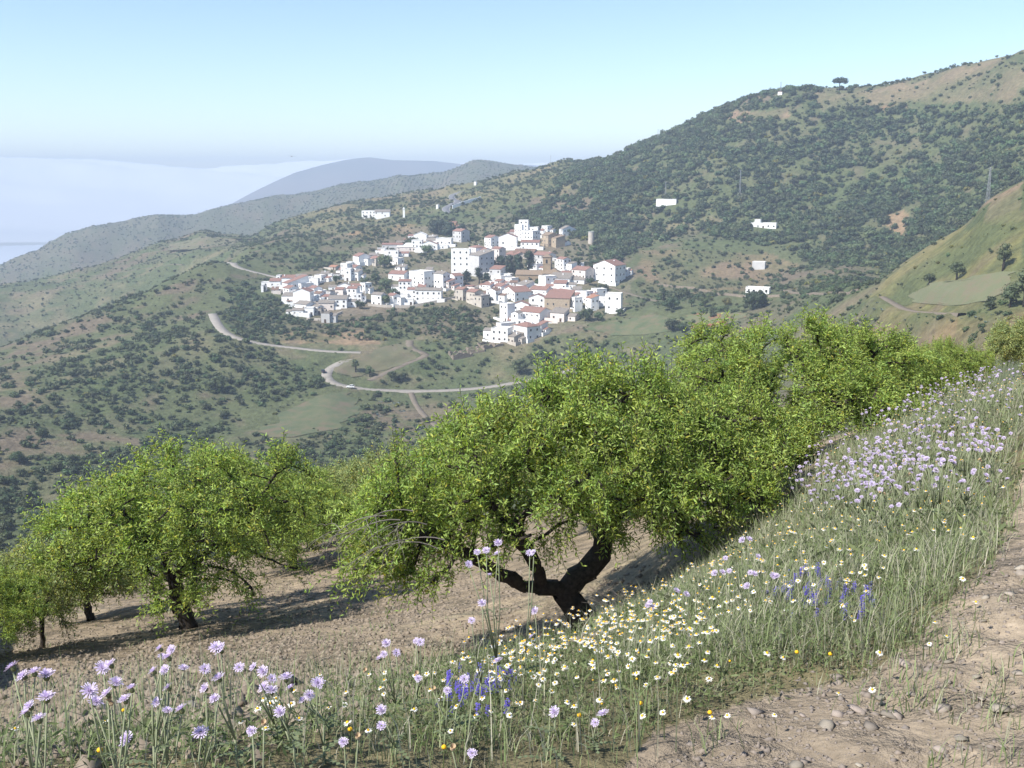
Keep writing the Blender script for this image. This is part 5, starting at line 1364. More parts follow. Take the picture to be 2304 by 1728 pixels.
def tree_meshes(rng, limbs, lobes, rtrunk, nshoot, nleaf, leaf_len, leaf_w, mat, natt=700, step=0.16, gravity=0.5, up_frac=0.25, stick=True):
    nodes, par = grow(rng, limbs, lobes, natt, step)
    n = len(nodes); ch = np.zeros(n, int); flow = np.zeros(n)
    for i in range(n):
        if par[i] >= 0: ch[par[i]] += 1
    flow[ch == 0] = 1.0
    for i in range(n - 1, -1, -1):
        if par[i] >= 0: flow[par[i]] += flow[i]
    rad = rtrunk * (flow / flow.max()) ** 0.42
    rad = np.maximum(rad, 0.0035)
    rad = np.where((flow > flow.max() * .6), rad * (1 + .55 * np.exp(-(nodes[:, 2] + .15).clip(0) / .22)), rad)
    # branches: one tapered six-sided piece for each step
    e = np.where(par >= 0)[0]; a = nodes[par[e]]; b_ = nodes[e]
    d = b_ - a; L = np.linalg.norm(d, axis=1)[:, None] + 1e-9; d = d / L
    ref = np.where(np.abs(d[:, 2:3]) < 0.9, np.array([[0, 0, 1.0]]), np.array([[1.0, 0, 0]]))
    u = np.cross(d, ref); u /= np.linalg.norm(u, axis=1)[:, None]; v = np.cross(d, u)
    K = 6; ang = np.arange(K) * 2 * math.pi / K
    ring = np.cos(ang)[None, :, None] * u[:, None] + np.sin(ang)[None, :, None] * v[:, None]
    rp = np.minimum(rad[par[e]], rad[e] * 1.25)
    wob = 1 + 0.34 * (rng.random((len(e), K, 1)) - 0.5)
    V = np.concatenate([(a - d * rp[:, None] * .3)[:, None] + ring * rp[:, None, None] * wob, (b_ + d * rad[e][:, None] * .3)[:, None] + ring * rad[e][:, None, None] * wob], 1).reshape(-1, 3)
    base = (np.arange(len(e)) * 2 * K)[:, None]; k = np.arange(K)[None]
    F = np.stack([base + k, base + (k + 1) % K, base + K + (k + 1) % K, base + K + k], -1).reshape(-1, 4)
    wood = mesh_np('trunk', V, F, [M_almbark], smooth=True)
    # leafy shoots from the thin ends
    thin = np.where(rad < rtrunk * 0.22)[0]
    pick = rng.choice(thin, nshoot)
    P0 = nodes[pick] + rng.normal(size=(nshoot, 3)) * 0.07
    cen = np.mean([l[0] for l in lobes], axis=0)
    out = P0 - cen; out[:, 2] *= 0.7; out /= np.linalg.norm(out, axis=1)[:, None] + 1e-9
    dr = out + rng.normal(size=(nshoot, 3)) * 0.75; dr[:, 2] += 0.25; dr /= np.linalg.norm(dr, axis=1)[:, None]
    hz = (P0[:, 2] - P0[:, 2].min()) / (np.ptp(P0[:, 2]) + 1e-9)
    upr = rng.random(nshoot) < up_frac * (0.25 + 1.6 * hz)
    dr[upr] = np.array([0, 0, 1.0]) + rng.normal(size=(upr.sum(), 3)) * 0.28; dr /= np.linalg.norm(dr, axis=1)[:, None]
    Ls = rng.uniform(0.16, 0.36, nshoot) * (leaf_len / 0.075) ** 0.5; Ls[upr] *= 1.35
    g = np.where(upr, 0.05, gravity)
    t = (np.arange(nleaf) + 0.7) / nleaf
    t = np.clip(t[None] + rng.normal(size=(nshoot, nleaf)) * 0.02, 0.05, 1)
    pos = P0[:, None] + dr[:, None] * (Ls[:, None] * t)[..., None]
    pos[..., 2] -= (g[:, None] * (Ls[:, None] * t) ** 2) * 1.8
    m = nshoot * nleaf; pos = pos.reshape(-1, 3)
    az = (np.arange(nleaf)[None] * 2.4 + rng.random((nshoot, 1)) * 6.28).ravel()
    ax = np.repeat(dr, nleaf, 0)
    rf = np.where(np.abs(ax[:, 2:3]) < .9, np.array([[0, 0, 1.0]]), np.array([[1.0, 0, 0]]))
    s1 = np.cross(ax, rf); s1 /= np.linalg.norm(s1, axis=1)[:, None]; s2 = np.cross(ax, s1)
    ld = np.cos(az)[:, None] * s1 + np.sin(az)[:, None] * s2 + ax * rng.uniform(.3, 1.1, m)[:, None]
    ld[:, 2] -= 0.25 * rng.random(m); ld /= np.linalg.norm(ld, axis=1)[:, None]
    wd = np.cross(ld, rng.normal(size=(m, 3))); wd /= np.linalg.norm(wd, axis=1)[:, None]; nn = np.cross(ld, wd)
    ll = (leaf_len * rng.uniform(.65, 1.2, m))[:, None]; ww = (leaf_w * rng.uniform(.7, 1.2, m))[:, None]
    tip = pos + ld * ll + nn * ll * -0.12
    mid = pos + ld * ll * .45
    V = np.stack([pos, mid + wd * ww / 2 + nn * ww * .22, tip, mid - wd * ww / 2 + nn * ww * .22], 1).reshape(-1, 3)
    b4 = (np.arange(m) * 4)[:, None]
    F = np.concatenate([b4 + np.array([[0, 1, 2]]), b4 + np.array([[0, 2, 3]])])
    crown = mesh_np('crown', V, F, [mat])
    v_ = rng.normal(1.0, .17, m).clip(.55, 1.5) * np.repeat(rng.normal(1.0, .15, nshoot).clip(.6, 1.4), nleaf)
    yl = np.where(rng.random(m) < .05, 1.35, 1.0) * np.repeat(rng.normal(1.0, .06, nshoot), nleaf)      # some leaves yellower, a few dry
    tc_ = np.stack([v_ * yl, v_, v_ / yl, np.ones(m)], 1).astype(np.float32)
    ca_ = crown.color_attributes.new('leaf_tint', 'FLOAT_COLOR', 'POINT'); ca_.data.foreach_set('color', np.repeat(tc_, 4, 0).ravel())
    # the shoots' own stalks
    ts = np.array([0, .5, 1.0]); sp = P0[:, None] + dr[:, None] * (Ls[:, None] * ts)[..., None]; sp[..., 2] -= (g[:, None] * (Ls[:, None] * ts) ** 2) * 1.8
    rr_ = 0.0028 * (leaf_len / 0.075)
    tri = np.stack([s1[::nleaf], -0.5 * s1[::nleaf] + .866 * s2[::nleaf], -0.5 * s1[::nleaf] - .866 * s2[::nleaf]], 1) * rr_
    V = (sp[:, :, None] + tri[:, None]).reshape(-1, 3)
    b9 = (np.arange(nshoot) * 9)[:, None]; Fq = []
    for s in range(2):
        for q in range(3): Fq.append(b9 + np.array([[s*3+q, s*3+(q+1)%3, s*3+3+(q+1)%3, s*3+3+q]]))
    stalk = mesh_np('shoot_stalk', V, np.concatenate(Fq), [M_almbark])
    return wood, crown, stalk

def place_tree(ms, loc, rz, sc, label, group='almond trees on the ploughed slope'):
    root = bpy.data.objects.new('almond_tree', None); COL.objects.link(root)
    root.location = loc; root.rotation_euler = (0, 0, rz); root.scale = (sc, sc, sc) if not hasattr(sc, '__len__') else sc
    tag(root, label, 'tree', group)
    tr = put('trunk', ms[0], root); cr = put('crown', ms[1], root); put('shoot_stalk', ms[2], cr)
    return root

def ground_at(px, py, D):
    q = at_dist(px, py, D); return Vector((q.x, q.y, float(gz(q.x, q.y))))
# the main almond tree: trunk leaning left, one limb low to the left, one rising to the right
MAIN = ground_at(1330, 1432, 12.0)
def rel(px, py, D):
    q = at_dist(px, py, D) - MAIN; return (q.x, q.y, q.z)
rng = np.random.default_rng(3)
m_limbs = [
 {'p': [(0.12, 0, -0.30), (0.03, 0, 0), rel(1300,1375,12.0), rel(1268,1335,11.95), rel(1250,1322,11.9)]},
 {'p': [rel(1250,1322,11.9), rel(1215,1326,11.8), rel(1180,1322,11.7), rel(1148,1300,11.5), rel(1100,1275,11.3), rel(1040,1240,11.2), rel(960,1205,11.1), rel(880,1175,11.2)]},
 {'p': [rel(1268,1335,11.95), rel(1290,1300,12.0), rel(1328,1285,12.0), rel(1352,1255,12.1), rel(1356,1215,12.1), rel(1370,1170,12.2), rel(1405,1115,12.3), rel(1450,1070,12.5)]},
 {'p': [rel(1352,1225,12.1), rel(1330,1170,12.3), rel(1270,1120,12.5), rel(1200,1060,12.6)]},
 {'p': [rel(1215,1326,11.8), rel(1212,1290,11.7), rel(1195,1250,11.5), rel(1150,1180,11.2), rel(1090,1110,11.0)]},
 {'p': [rel(1390,1135,12.2), rel(1480,1120,12.3), rel(1580,1090,12.5), rel(1670,1060,12.8)]},
 {'p': [rel(1400,1115,12.3), rel(1390,1020,12.4), rel(1380,920,12.6)]},
 {'p': [rel(1440,1075,12.4), rel(1520,1000,12.8), rel(1600,930,13.0)]},
]
m_lobes = [(rel(900,1180,11.6), (0.85, 0.9, 0.50)), (rel(1010,1090,11.4), (0.95, 1.0, 0.62)), (rel(1130,1040,11.8), (0.95, 1.1, 0.70)), (rel(1250,985,12.2), (1.0, 1.2, 0.66)),
           (rel(1390,945,12.6), (1.0, 1.2, 0.62)), (rel(1330,1060,11.4), (1.0, 0.8, 0.62)), (rel(1520,1010,12.6), (1.0, 1.2, 0.68)), (rel(1600,1080,12.3), (0.85, 1.0, 0.62)),
           (rel(1480,1130,11.6), (0.9, 0.7, 0.42)), (rel(860,1250,11.3), (0.5, 0.6, 0.42)), (rel(940,1270,11.0), (0.4, 0.5, 0.3)), (rel(1560,1170,12.0), (0.6, 0.6, 0.4)), (rel(1130,1180,11.0), (0.6, 0.5, 0.35)), (rel(1660,1010,13.2), (0.8, 1.0, 0.7)), (rel(1300,905,12.4), (0.6, 0.8, 0.38))]
main_ms = tree_meshes(rng, m_limbs, m_lobes, 0.17, 6200, 13, 0.078, 0.022, M_leafA, natt=1500, step=0.13, gravity=1.0, up_frac=0.38)
main_tree = place_tree(main_ms, MAIN, 0, 1, 'large spreading almond tree with forked dark trunk in front centre')
# its dead grey twigs arching at the lower left
b = MB(); r_ = random.Random(4)
def twig(p, d, L, rad, depth):
    pts = [Vector(p)]; d = Vector(d).normalized()
    for k in range(7):
        d = (d + Vector((r_.uniform(-.16, .16), r_.uniform(-.16, .16), -.16))).normalized(); pts.append(pts[-1] + d * L / 7)
    b.tube(pts, [rad * (1 - .75 * i / 7) for i in range(8)], 4)
    if depth:
        for k in range(3):
            q = pts[r_.randint(2, 6)]; twig(q, (d.x * .5 + r_.uniform(-.7, .5), d.y * .3 + r_.uniform(-.5, .5), r_.uniform(-.5, .55)), L * .6, rad * .55, depth - 1)
for (px_, py_, D_, dx, dz) in ((960,1180,10.4,-1,.65),(930,1150,10.5,-1,.5),(985,1235,10.3,-1,.7),(900,1170,10.4,-1,.3),(1000,1215,10.2,-1,.5),(870,1160,10.5,-.8,.2)):
    twig(rel(px_, py_, D_), (dx, -.25, dz), .75, .008, 2)
put('dead_twig', b.mesh('dead_twig', [M_twig]), main_tree)
# half-grown almonds hanging among the leaves
b = MB(); nn_ = 0
cv = np.empty(len(main_ms[1].vertices) * 3, np.float32); main_ms[1].vertices.foreach_get('co', cv); cv = cv.reshape(-1, 3)
for k in rng.choice(len(cv), 140):
    q = cv[k] - np.array([0, 0.03, 0.03]); h_ = 0.017
    b.add([(q[0],q[1],q[2]-h_*1.3),(q[0]+h_*.7,q[1],q[2]),(q[0],q[1]+h_*.55,q[2]),(q[0]-h_*.7,q[1],q[2]),(q[0],q[1]-h_*.55,q[2]),(q[0],q[1],q[2]+h_*1.2)],
          [(0,2,1),(0,3,2),(0,4,3),(0,1,4),(5,1,2),(5,2,3),(5,3,4),(5,4,1)])
al = put('almond_fruit', b.mesh('almond_fruit', [M_almond], True), main_tree); al['kind'] = 'stuff'

# other almond trees: three forms, each placed where the photograph has one
def form(seed, H, Wd, lean, mat, nshoot, nleaf, ll, lw, natt=650, rt=0.13, fork=0.28):
    g = np.random.default_rng(seed)
    f = H * fork
    limbs = [{'p': [(0.06*lean, 0, -.4), (0, 0, 0), (-lean*.3, 0.05, f*.6), (-lean*.35, 0.03, f)]}]
    lobes = []
    na_ = 5
    for k in range(na_):
        a = k * 2 * math.pi / na_ + g.uniform(-.4, .4); r = Wd * g.uniform(.26, .36)
        top = (math.cos(a) * r, math.sin(a) * r, H * g.uniform(.55, .75))
        limbs.append({'p': [(-lean*.35, 0.03, f), (math.cos(a)*r*.45, math.sin(a)*r*.45, f + (top[2]-f)*.45), top]})
        lobes.append((top, (Wd*.26, Wd*.26, H*.24)))
        lobes.append(((math.cos(a+.6)*Wd*.36, math.sin(a+.6)*Wd*.36, H*g.uniform(.42, .55)), (Wd*.17, Wd*.17, H*.17)))
    lobes.append(((0, 0, H*.78), (Wd*.3, Wd*.3, H*.22)))
    for k in range(6):
        a = k * 1.05 + .4; lobes.append(((math.cos(a)*Wd*.40, math.sin(a)*Wd*.40, H*.43), (Wd*.13, Wd*.13, H*.15)))
    return tree_meshes(g, limbs, lobes, rt, nshoot, nleaf, ll, lw, mat, natt=natt, step=.16, gravity=.9, up_frac=.3)
fA = form(21, 3.4, 4.2, .5, M_leafA, 4200, 12, .085, .026)
fB = form(22, 3.2, 4.2, -.4, M_leafA, 3600, 12, .088, .028)
fC = form(23, 3.0, 3.6, .3, M_leafB, 2600, 10, .11, .040, natt=450)
fD = form(24, 2.6, 2.4, .2, M_leafB, 900, 10, .085, .028, natt=260, rt=.05)
NEAR_TREES = [
 (fA, 425, 1402, 20.0, 0.3, (1.22, 1.15, 1.08), 'full almond tree with thick leaning trunk at the left'),
 (fB, 660, 1268, 27.0, 1.2, 0.85, 'almond tree behind the left one, low trunk showing at its right'),
 (fC, 700, 1243, 32.0, 2.4, 0.85, 'greyish almond tree behind the two left trees'),
 (fC, 205, 1400, 24.5, 0.2, 0.66, 'pale almond half behind the left tree\'s outer side'),
 (fD, 95, 1440, 19.5, 3.0, 0.8, 'small almond leaning beside the far left one'),
 (fB, -30, 1490, 18.0, 2.0, 0.5, 'almond cut off by the left picture edge, lower'),
 (fC, -40, 1320, 34.0, 4.0, 0.6, 'almond cut off by the left picture edge, upper'),
 (fA, 1780, 1080, 18.0, 2.2, (1.0, 1.0, .78), 'dense almond tree behind the large one at right'),
 (fB, 1610, 1160, 17.0, 0.4, (.8, .8, .66), 'almond tree filling the gap between the two large ones'),
 (fB, 1990, 1000, 23.0, 3.3, 0.58, 'lower almond right of the dense one'),
 (fA, 2110, 960, 28.0, 1.1, 0.56, 'almond at the right edge above the flowery bank'),
 (fC, 2300, 940, 33.0, 0.1, 0.62, 'almond cut off by the right picture edge'),
 (fC, 880, 1185, 36.0, 1.0, 1.02, 'pale almond crown left behind the large tree'),
 (fC, 780, 1200, 40.0, 4.4, 1.0, 'pale almond in the row left behind the large tree'),
 (fC, 1010, 1130, 38.0, 2.9, 1.15, 'pale almond crown behind the large tree\'s left half'),
 (fC, 1120, 1110, 33.0, 5.2, 1.0, 'pale almond rising behind the large tree'),
 (fC, 600, 1250, 44.0, 0.7, 0.95, 'distant pale almond between the left trees'),
 (fB, 1350, 1080, 22.0, 5.0, 0.66, 'almond hidden close behind the large one'),
]
for ms, px_, py_, D_, rz, sc, lb in NEAR_TREES:
    q = ground_at(px_, py_, D_)
    place_tree(ms, q, rz, sc, lb)
# ------------------------------------------------------------------ the flowery bank in front
def near_samples(n, poly, dlo, dhi, pw=2.0, seed=1):
    """ground points inside a photograph outline, even over the ground (pw=2) or thinner far off"""
    g = np.random.default_rng(seed); X_, Y_ = [], []
    got = 0
    for _ in range(60):
        m = n * 3
        d = (g.uniform(dlo ** pw, dhi ** pw, m)) ** (1 / pw); a = g.uniform(math.radians(-31), math.radians(31), m)
        x, y = np.sin(a) * d, np.cos(a) * d; z = gz(x, y)
        q = project(np.stack([x, y, z], 1)); k = in_poly(q[:, 0] + g.normal(size=m) * 22, q[:, 1] + g.normal(size=m) * 13, poly)
        X_.append(x[k]); Y_.append(y[k]); got += k.sum()
        if got >= n: break
    x = np.concatenate(X_)[:n]; y = np.concatenate(Y_)[:n]
    return x, y, gz(x, y)

M_grass, nt, p_ = nodes_of('grass_blade')
at_ = nt.nodes.new('ShaderNodeAttribute'); at_.attribute_name = 'tint'
nt.links.new(at_.outputs['Color'], p_.inputs['Base Color']); p_.inputs['Roughness'].default_value = 0.6; p_.inputs['Specular IOR Level'].default_value = 0.25
tr_ = nt.nodes.new('ShaderNodeBsdfTranslucent'); nt.links.new(at_.outputs['Color'], tr_.inputs['Color'])
mx_ = nt.nodes.new('ShaderNodeMixShader'); mx_.inputs[0].default_value = 0.35
nt.links.new(p_.outputs[0], mx_.inputs[1]); nt.links.new(tr_.outputs[0], mx_.inputs[2]); nt.links.new(mx_.outputs[0], nt.nodes['Material Output'].inputs['Surface'])

def blades(name, label, x, y, z, hlo, hhi, wid, cols, wts, seed, bend=0.5, patch=True):
    g = np.random.default_rng(seed); n = len(x)
    pt = fbm(x / 0.45, y / 0.45, 3, 15) if patch else np.full(n, .5)
    h = g.uniform(hlo, hhi, n) * (0.45 + 1.1 * pt)
    a = g.random(n) * 6.28; dx, dy = np.cos(a), np.sin(a)
    w = wid * g.uniform(.6, 1.4, n) * (1 + np.hypot(x, y) * 0.05)
    b = g.uniform(.1, bend * 1.6, n) * h
    la = a + 1.57 + g.normal(size=n) * .5; sx, sy = np.cos(la), np.sin(la)
    P = np.stack([x, y, z - .01], 1); S = np.stack([sx * w / 2, sy * w / 2, 0 * w], 1)
    d = np.stack([dx, dy, 0 * dx], 1)
    m1 = P + d * (b * .28)[:, None] + np.array([0, 0, 1]) * (h * .55)[:, None]
    tp = P + d * b[:, None] + np.array([0, 0, 1]) * (h * g.uniform(.82, 1, n))[:, None]
    V = np.stack([P - S, P + S, m1 + S * .8, m1 - S * .8, tp], 1).reshape(-1, 3)
    k = (np.arange(n) * 5)[:, None]
    F = np.concatenate([k + np.array([[0, 1, 2]]), k + np.array([[0, 2, 3]]), k + np.array([[3, 2, 4]])])
    me = mesh_np(name, V, F, [M_grass])
    c = np.array(cols)[g.choice(len(cols), n, p=np.array(wts) / sum(wts))] * g.uniform(.75, 1.25, (n, 1))
    c = np.repeat(np.concatenate([c, np.ones((n, 1))], 1), 5, 0).astype(np.float32)
    ca = me.color_attributes.new('tint', 'FLOAT_COLOR', 'POINT'); ca.data.foreach_set('color', c.ravel())
    return tag(put(name, me), label, None, kind='stuff')
GREENS = [(0.225,0.280,0.125),(0.175,0.230,0.095),(0.290,0.315,0.185),(0.35,0.34,0.245),(0.42,0.40,0.31)]
BANK = [(-60,1735),(0,1690),(500,1625),(900,1545),(1150,1480),(1330,1432),(1560,1285),(1750,1125),(1960,990),(2150,888),(2330,878),(2330,960),(2290,1000),(2265,1140),(2230,1260),(2150,1330),(2070,1430),(1950,1520),(1700,1570),(1480,1640),(1380,1735)]
BANK_R = [(1330,1432),(1560,1285),(1750,1125),(1960,990),(2150,888),(2330,878),(2330,960),(2290,1000),(2265,1140),(2230,1260),(2150,1330),(2070,1430),(1950,1500),(1700,1540),(1400,1560)]
x, y, z = near_samples(52000, BANK_R, 4.0, 26, 1.4, 1)
blades('grass', 'tall pale green grass on the bank right of the large almond tree', x, y, z, .08, .27, .0029, GREENS, [3,2,3,3,2.4], 2)
x, y, z = near_samples(15000, BANK, 2.0, 9, 1.8, 3)
blades('grass', 'short green grass among the daisies in front', x, y, z, .03, .14, .0028, GREENS, [4,4,3,2,2], 4)
x, y, z = near_samples(1700, [(-60,1735),(-60,1500),(400,1480),(900,1440),(1200,1460),(1330,1432),(1560,1735)], 2.2, 9, 1.6, 5)
blades('grass', 'thin upright grass stalks on the left foreground', x, y, z, .10, .36, .0032, GREENS, [3,2,3,3,2], 6, .35)
x, y, z = near_samples(1500, [(1500,1735),(1700,1600),(1880,1480),(2080,1370),(2304,1290),(2304,1735)], 2.0, 7, 1.6, 7)
k = fbm(x / .35, y / .35, 2, 8) > .56; x, y, z = x[k], y[k], z[k]
blades('grass', 'sparse tufts of grass on the earth track', x, y, z, .04, .12, .0034, GREENS, [4,3,2,1,1], 8)
x, y, z = near_samples(2600, [(0,1480),(700,1230),(1000,1400),(1330,1430),(1560,1290),(1100,1500),(500,1640),(0,1690)], 5, 30, 1.6, 9)
k = fbm(x / 1.2, y / 1.2, 2, 8) > .52; x, y, z = x[k], y[k], z[k]
blades('grass', 'scattered weeds on the ploughed soil under the trees', x, y, z, .05, .16, .007, GREENS, [3,3,2,1,1], 10)
# feathery ground plants between the flowers
def ground_leaves(name, label, x, y, z, n_per, size, cols, seed):
    g = np.random.default_rng(seed); n = len(x) * n_per
    P = np.repeat(np.stack([x, y, z], 1), n_per, 0) + g.normal(size=(n, 3)) * np.array([.05, .05, .0]); P[:, 2] += g.random(n) ** 1.5 * .11
    d = g.normal(size=(n, 3)); d[:, 2] = np.abs(d[:, 2]) * .8; d /= np.linalg.norm(d, axis=1)[:, None]
    s = np.cross(d, g.normal(size=(n, 3))); s /= np.linalg.norm(s, axis=1)[:, None]
    L = (size * g.uniform(.5, 1.4, n))[:, None]
    V = np.stack([P, P + d * L * .5 + s * L * .13, P + d * L, P + d * L * .5 - s * L * .13], 1).reshape(-1, 3)
    k = (np.arange(n) * 4)[:, None]; F = k + np.array([[0, 1, 2, 3]])
    me = mesh_np(name, V, F, [M_grass])
    c = np.array(cols)[g.integers(0, len(cols), n)] * g.uniform(.7, 1.2, (n, 1))
    c = np.repeat(np.concatenate([c, np.ones((n, 1))], 1), 4, 0).astype(np.float32)
    ca = me.color_attributes.new('tint', 'FLOAT_COLOR', 'POINT'); ca.data.foreach_set('color', c.ravel())
    return tag(put(name, me), label, None, kind='stuff')
x, y, z = near_samples(2600, BANK, 2.0, 8, 1.7, 11)
k = fbm(x / .5, y / .5, 3, 12) > .40; x, y, z = x[k], y[k], z[k]
ground_leaves('ground_cover', 'feathery green foliage under the daisies', x, y, z, 16, .032, [(0.125,0.165,0.065),(0.155,0.195,0.08),(0.15,0.165,0.085)], 13)
x, y, z = near_samples(1300, BANK_R, 6.0, 24, 1.5, 14)
ground_leaves('ground_cover', 'leafy weeds on the bank right of the trees', x, y, z, 16, .075, [(0.14,0.18,0.075),(0.175,0.21,0.09),(0.17,0.185,0.10)], 15)

# ---- stones and clods
M_stone = simple('slate_stone', (0.37, 0.315, 0.255), (0.27, 0.24, 0.21), 30.0, 0.9, 0.5, rand=0.3)
M_clod = simple('soil_clod', (0.30, 0.25, 0.195), (0.22, 0.18, 0.14), 6.0, 0.95, 0.3)
st = []
for k in range(6):
    g = np.random.default_rng(300 + k); V, F = ICO1
    W = V * g.uniform(.45, 1.25, (len(V), 1)) * np.array([1, g.uniform(.55, .9), g.uniform(.22, .4)])
    st.append(mesh_np('stone', W, F, [M_stone]))
def stones_at(n, poly, dlo, dhi, slo, shi, seed, label, group):
    x, y, z = near_samples(n, poly, dlo, dhi, 1.4, seed); g = np.random.default_rng(seed)
    for i in range(len(x)):
        s = slo + (shi - slo) * g.random() ** 2.2
        tag(put('stone', st[g.integers(0, 6)], None, (x[i], y[i], z[i] + s * .12), (g.uniform(-.3, .3), g.uniform(-.3, .3), g.random() * 6.28), (s, s, s)), label, 'stone', group)
stones_at(70, [(1560,1735),(1700,1590),(1900,1480),(2100,1380),(2304,1250),(2304,1735)], 2.2, 7, .008, .055, 21, 'flat slate stone lying on the earth track at lower right', 'stones on the earth track')
stones_at(60, [(0,1735),(0,1480),(440,1420),(1000,1420),(1300,1450),(900,1560),(500,1640)], 3.4, 16, .012, .07, 22, 'stone lying on the ploughed soil of the slope', 'stones on the ploughed slope')
for px_, py_, D_, s in ((632,1510,6.5,.13),(1150,1470,9,.12),(85,1660,3.6,.07),(215,1535,6,.09)):
    q = ground_at(px_, py_, D_)
    tag(put('stone', st[int(px_) % 6], None, (q.x, q.y, q.z + s * .15), (0.1, .1, px_), (s, s, s)), {632: 'large grey slab on the slope in front of the left tree', 1150: 'dark stone at the foot of the large almond', 85: 'pale grey stone at the lower left corner', 215: 'reddish stone on the slope at far left'}[px_], 'stone')
def clods(name, label, x, y, z, slo, shi, mat, seed):
    g = np.random.default_rng(seed); n = len(x); O = np.array([(1,0,0),(-1,0,0),(0,1,0),(0,-1,0),(0,0,1),(0,0,-1)], float)
    OF = np.array([(0,2,4),(2,1,4),(1,3,4),(3,0,4),(2,0,5),(1,2,5),(3,1,5),(0,3,5)])
    s = (slo + (shi - slo) * g.random(n) ** 6)[:, None, None]
    V = O[None] * g.uniform(.5, 1.2, (n, 6, 1)) * s + g.normal(size=(n, 6, 3)) * s * .2
    V[..., 2] *= .7
    V = V + np.stack([x, y, z], 1)[:, None]
    F = (np.arange(n) * 6)[:, None, None] + OF[None]
    tag(put(name, mesh_np(name, V.reshape(-1, 3), F.reshape(-1, 3), [mat])), label, None, kind='stuff')
x, y, z = near_samples(42000, [(-50,1735),(-50,1470),(440,1390),(700,1220),(1100,1300),(1560,1280),(1330,1440),(900,1570),(500,1735)], 3.0, 30, 1.4, 31)
clods('soil_clods', 'crumbly earth clods covering the ploughed slope', x, y, z, .008, .07, M_clod, 32)
x, y, z = near_samples(3500, [(1480,1735),(1700,1590),(1900,1480),(2100,1380),(2304,1200),(2304,1735)], 2.0, 9, 1.3, 33)
clods('gravel', 'small gravel scattered on the earth track', x, y, z, .003, .02, M_stone, 34)

# ---- thistles with lilac heads
M_lilac = leaf_mat('lilac_florets', (0.56, 0.47, 0.67), (0.70, 0.63, 0.78), 0.35, scale=60, tcol=(1.1, 1.0, 1.1))
M_invol = simple('thistle_bract', (0.105, 0.130, 0.050), (0.17, 0.17, 0.08), 200, 0.7)
M_stem = simple('thistle_stem', (0.24, 0.28, 0.155), (0.31, 0.33, 0.215), 30, 0.8)
M_tleaf = leaf_mat('thistle_leaf', (0.155, 0.20, 0.095), (0.21, 0.25, 0.14), 0.25, scale=30)
M_dry = simple('dry_floret', (0.42, 0.27, 0.14), (0.50, 0.40, 0.28), 60, 0.9)
def head_meshes(seed, spread=1.0):
    g = np.random.default_rng(seed); V, F = [], []
    for ring_, (cnt, L, e0) in enumerate(((22, .024, .25), (18, .018, .7), (16, .013, 1.15))):
        for k in range(cnt):
            a = k * 2 * math.pi / cnt + g.uniform(-.1, .1); e = e0 * g.uniform(.75, 1.3) / spread; l = L * g.uniform(.85, 1.15)
            d = Vector((math.cos(a)*math.cos(e), math.sin(a)*math.cos(e), math.sin(e))); s = Vector((-math.sin(a), math.cos(a), 0)) * .0014
            o = Vector((math.cos(a)*.003, math.sin(a)*.003, .006)); n = len(V)
            m_ = o + d * l * .6; t_ = o + d * l + Vector((0, 0, -.002 if ring_ == 0 else 0))
            V += [o - s*.5, o + s*.5, m_ + s, t_ + s*1.3, t_ - s*1.3, m_ - s]; F += [(n, n+1, n+2, n+5), (n+5, n+2, n+3, n+4)]
    fl = mesh_py('florets', V, F, [M_lilac])
    b = MB(); b.tube([(0,0,-.013),(0,0,-.009),(0,0,-.002),(0,0,.005),(0,0,.009)], [.003,.0085,.0098,.0065,.004], 8)
    return fl, b.mesh('involucre', [M_invol], True)
HEADS = [head_meshes(400 + k, [1.0, 1.25, .8][k % 3]) for k in range(5)]
def joined_head(fl, inv):
    V = [v.co[:] for v in fl.vertices] + [v.co[:] for v in inv.vertices]; n = len(fl.vertices)
    F = [tuple(p.vertices) for p in fl.polygons] + [tuple(i + n for i in p.vertices) for p in inv.polygons]
    return mesh_py('flower_head', V, F, [M_lilac, M_invol], False, [0] * len(fl.polygons) + [1] * len(inv.polygons))
FAR_HEADS = [joined_head(*h) for h in HEADS]
b = MB()
for k in range(26):
    a = k * 2.4; d = Vector((math.cos(a)*.6, math.sin(a)*.6, .8)); s = Vector((-math.sin(a), math.cos(a), 0)) * .0015
    b.add([Vector((0,0,.004)) - s, Vector((0,0,.004)) + s, Vector((0,0,.004)) + d*.016 + s, Vector((0,0,.004)) + d*.016 - s], [(0,1,2,3)])
b.tube([(0,0,-.012),(0,0,-.004),(0,0,.005)], [.003,.009,.006], 8)
ME_dry = b.mesh('dry_head', [M_dry], False)
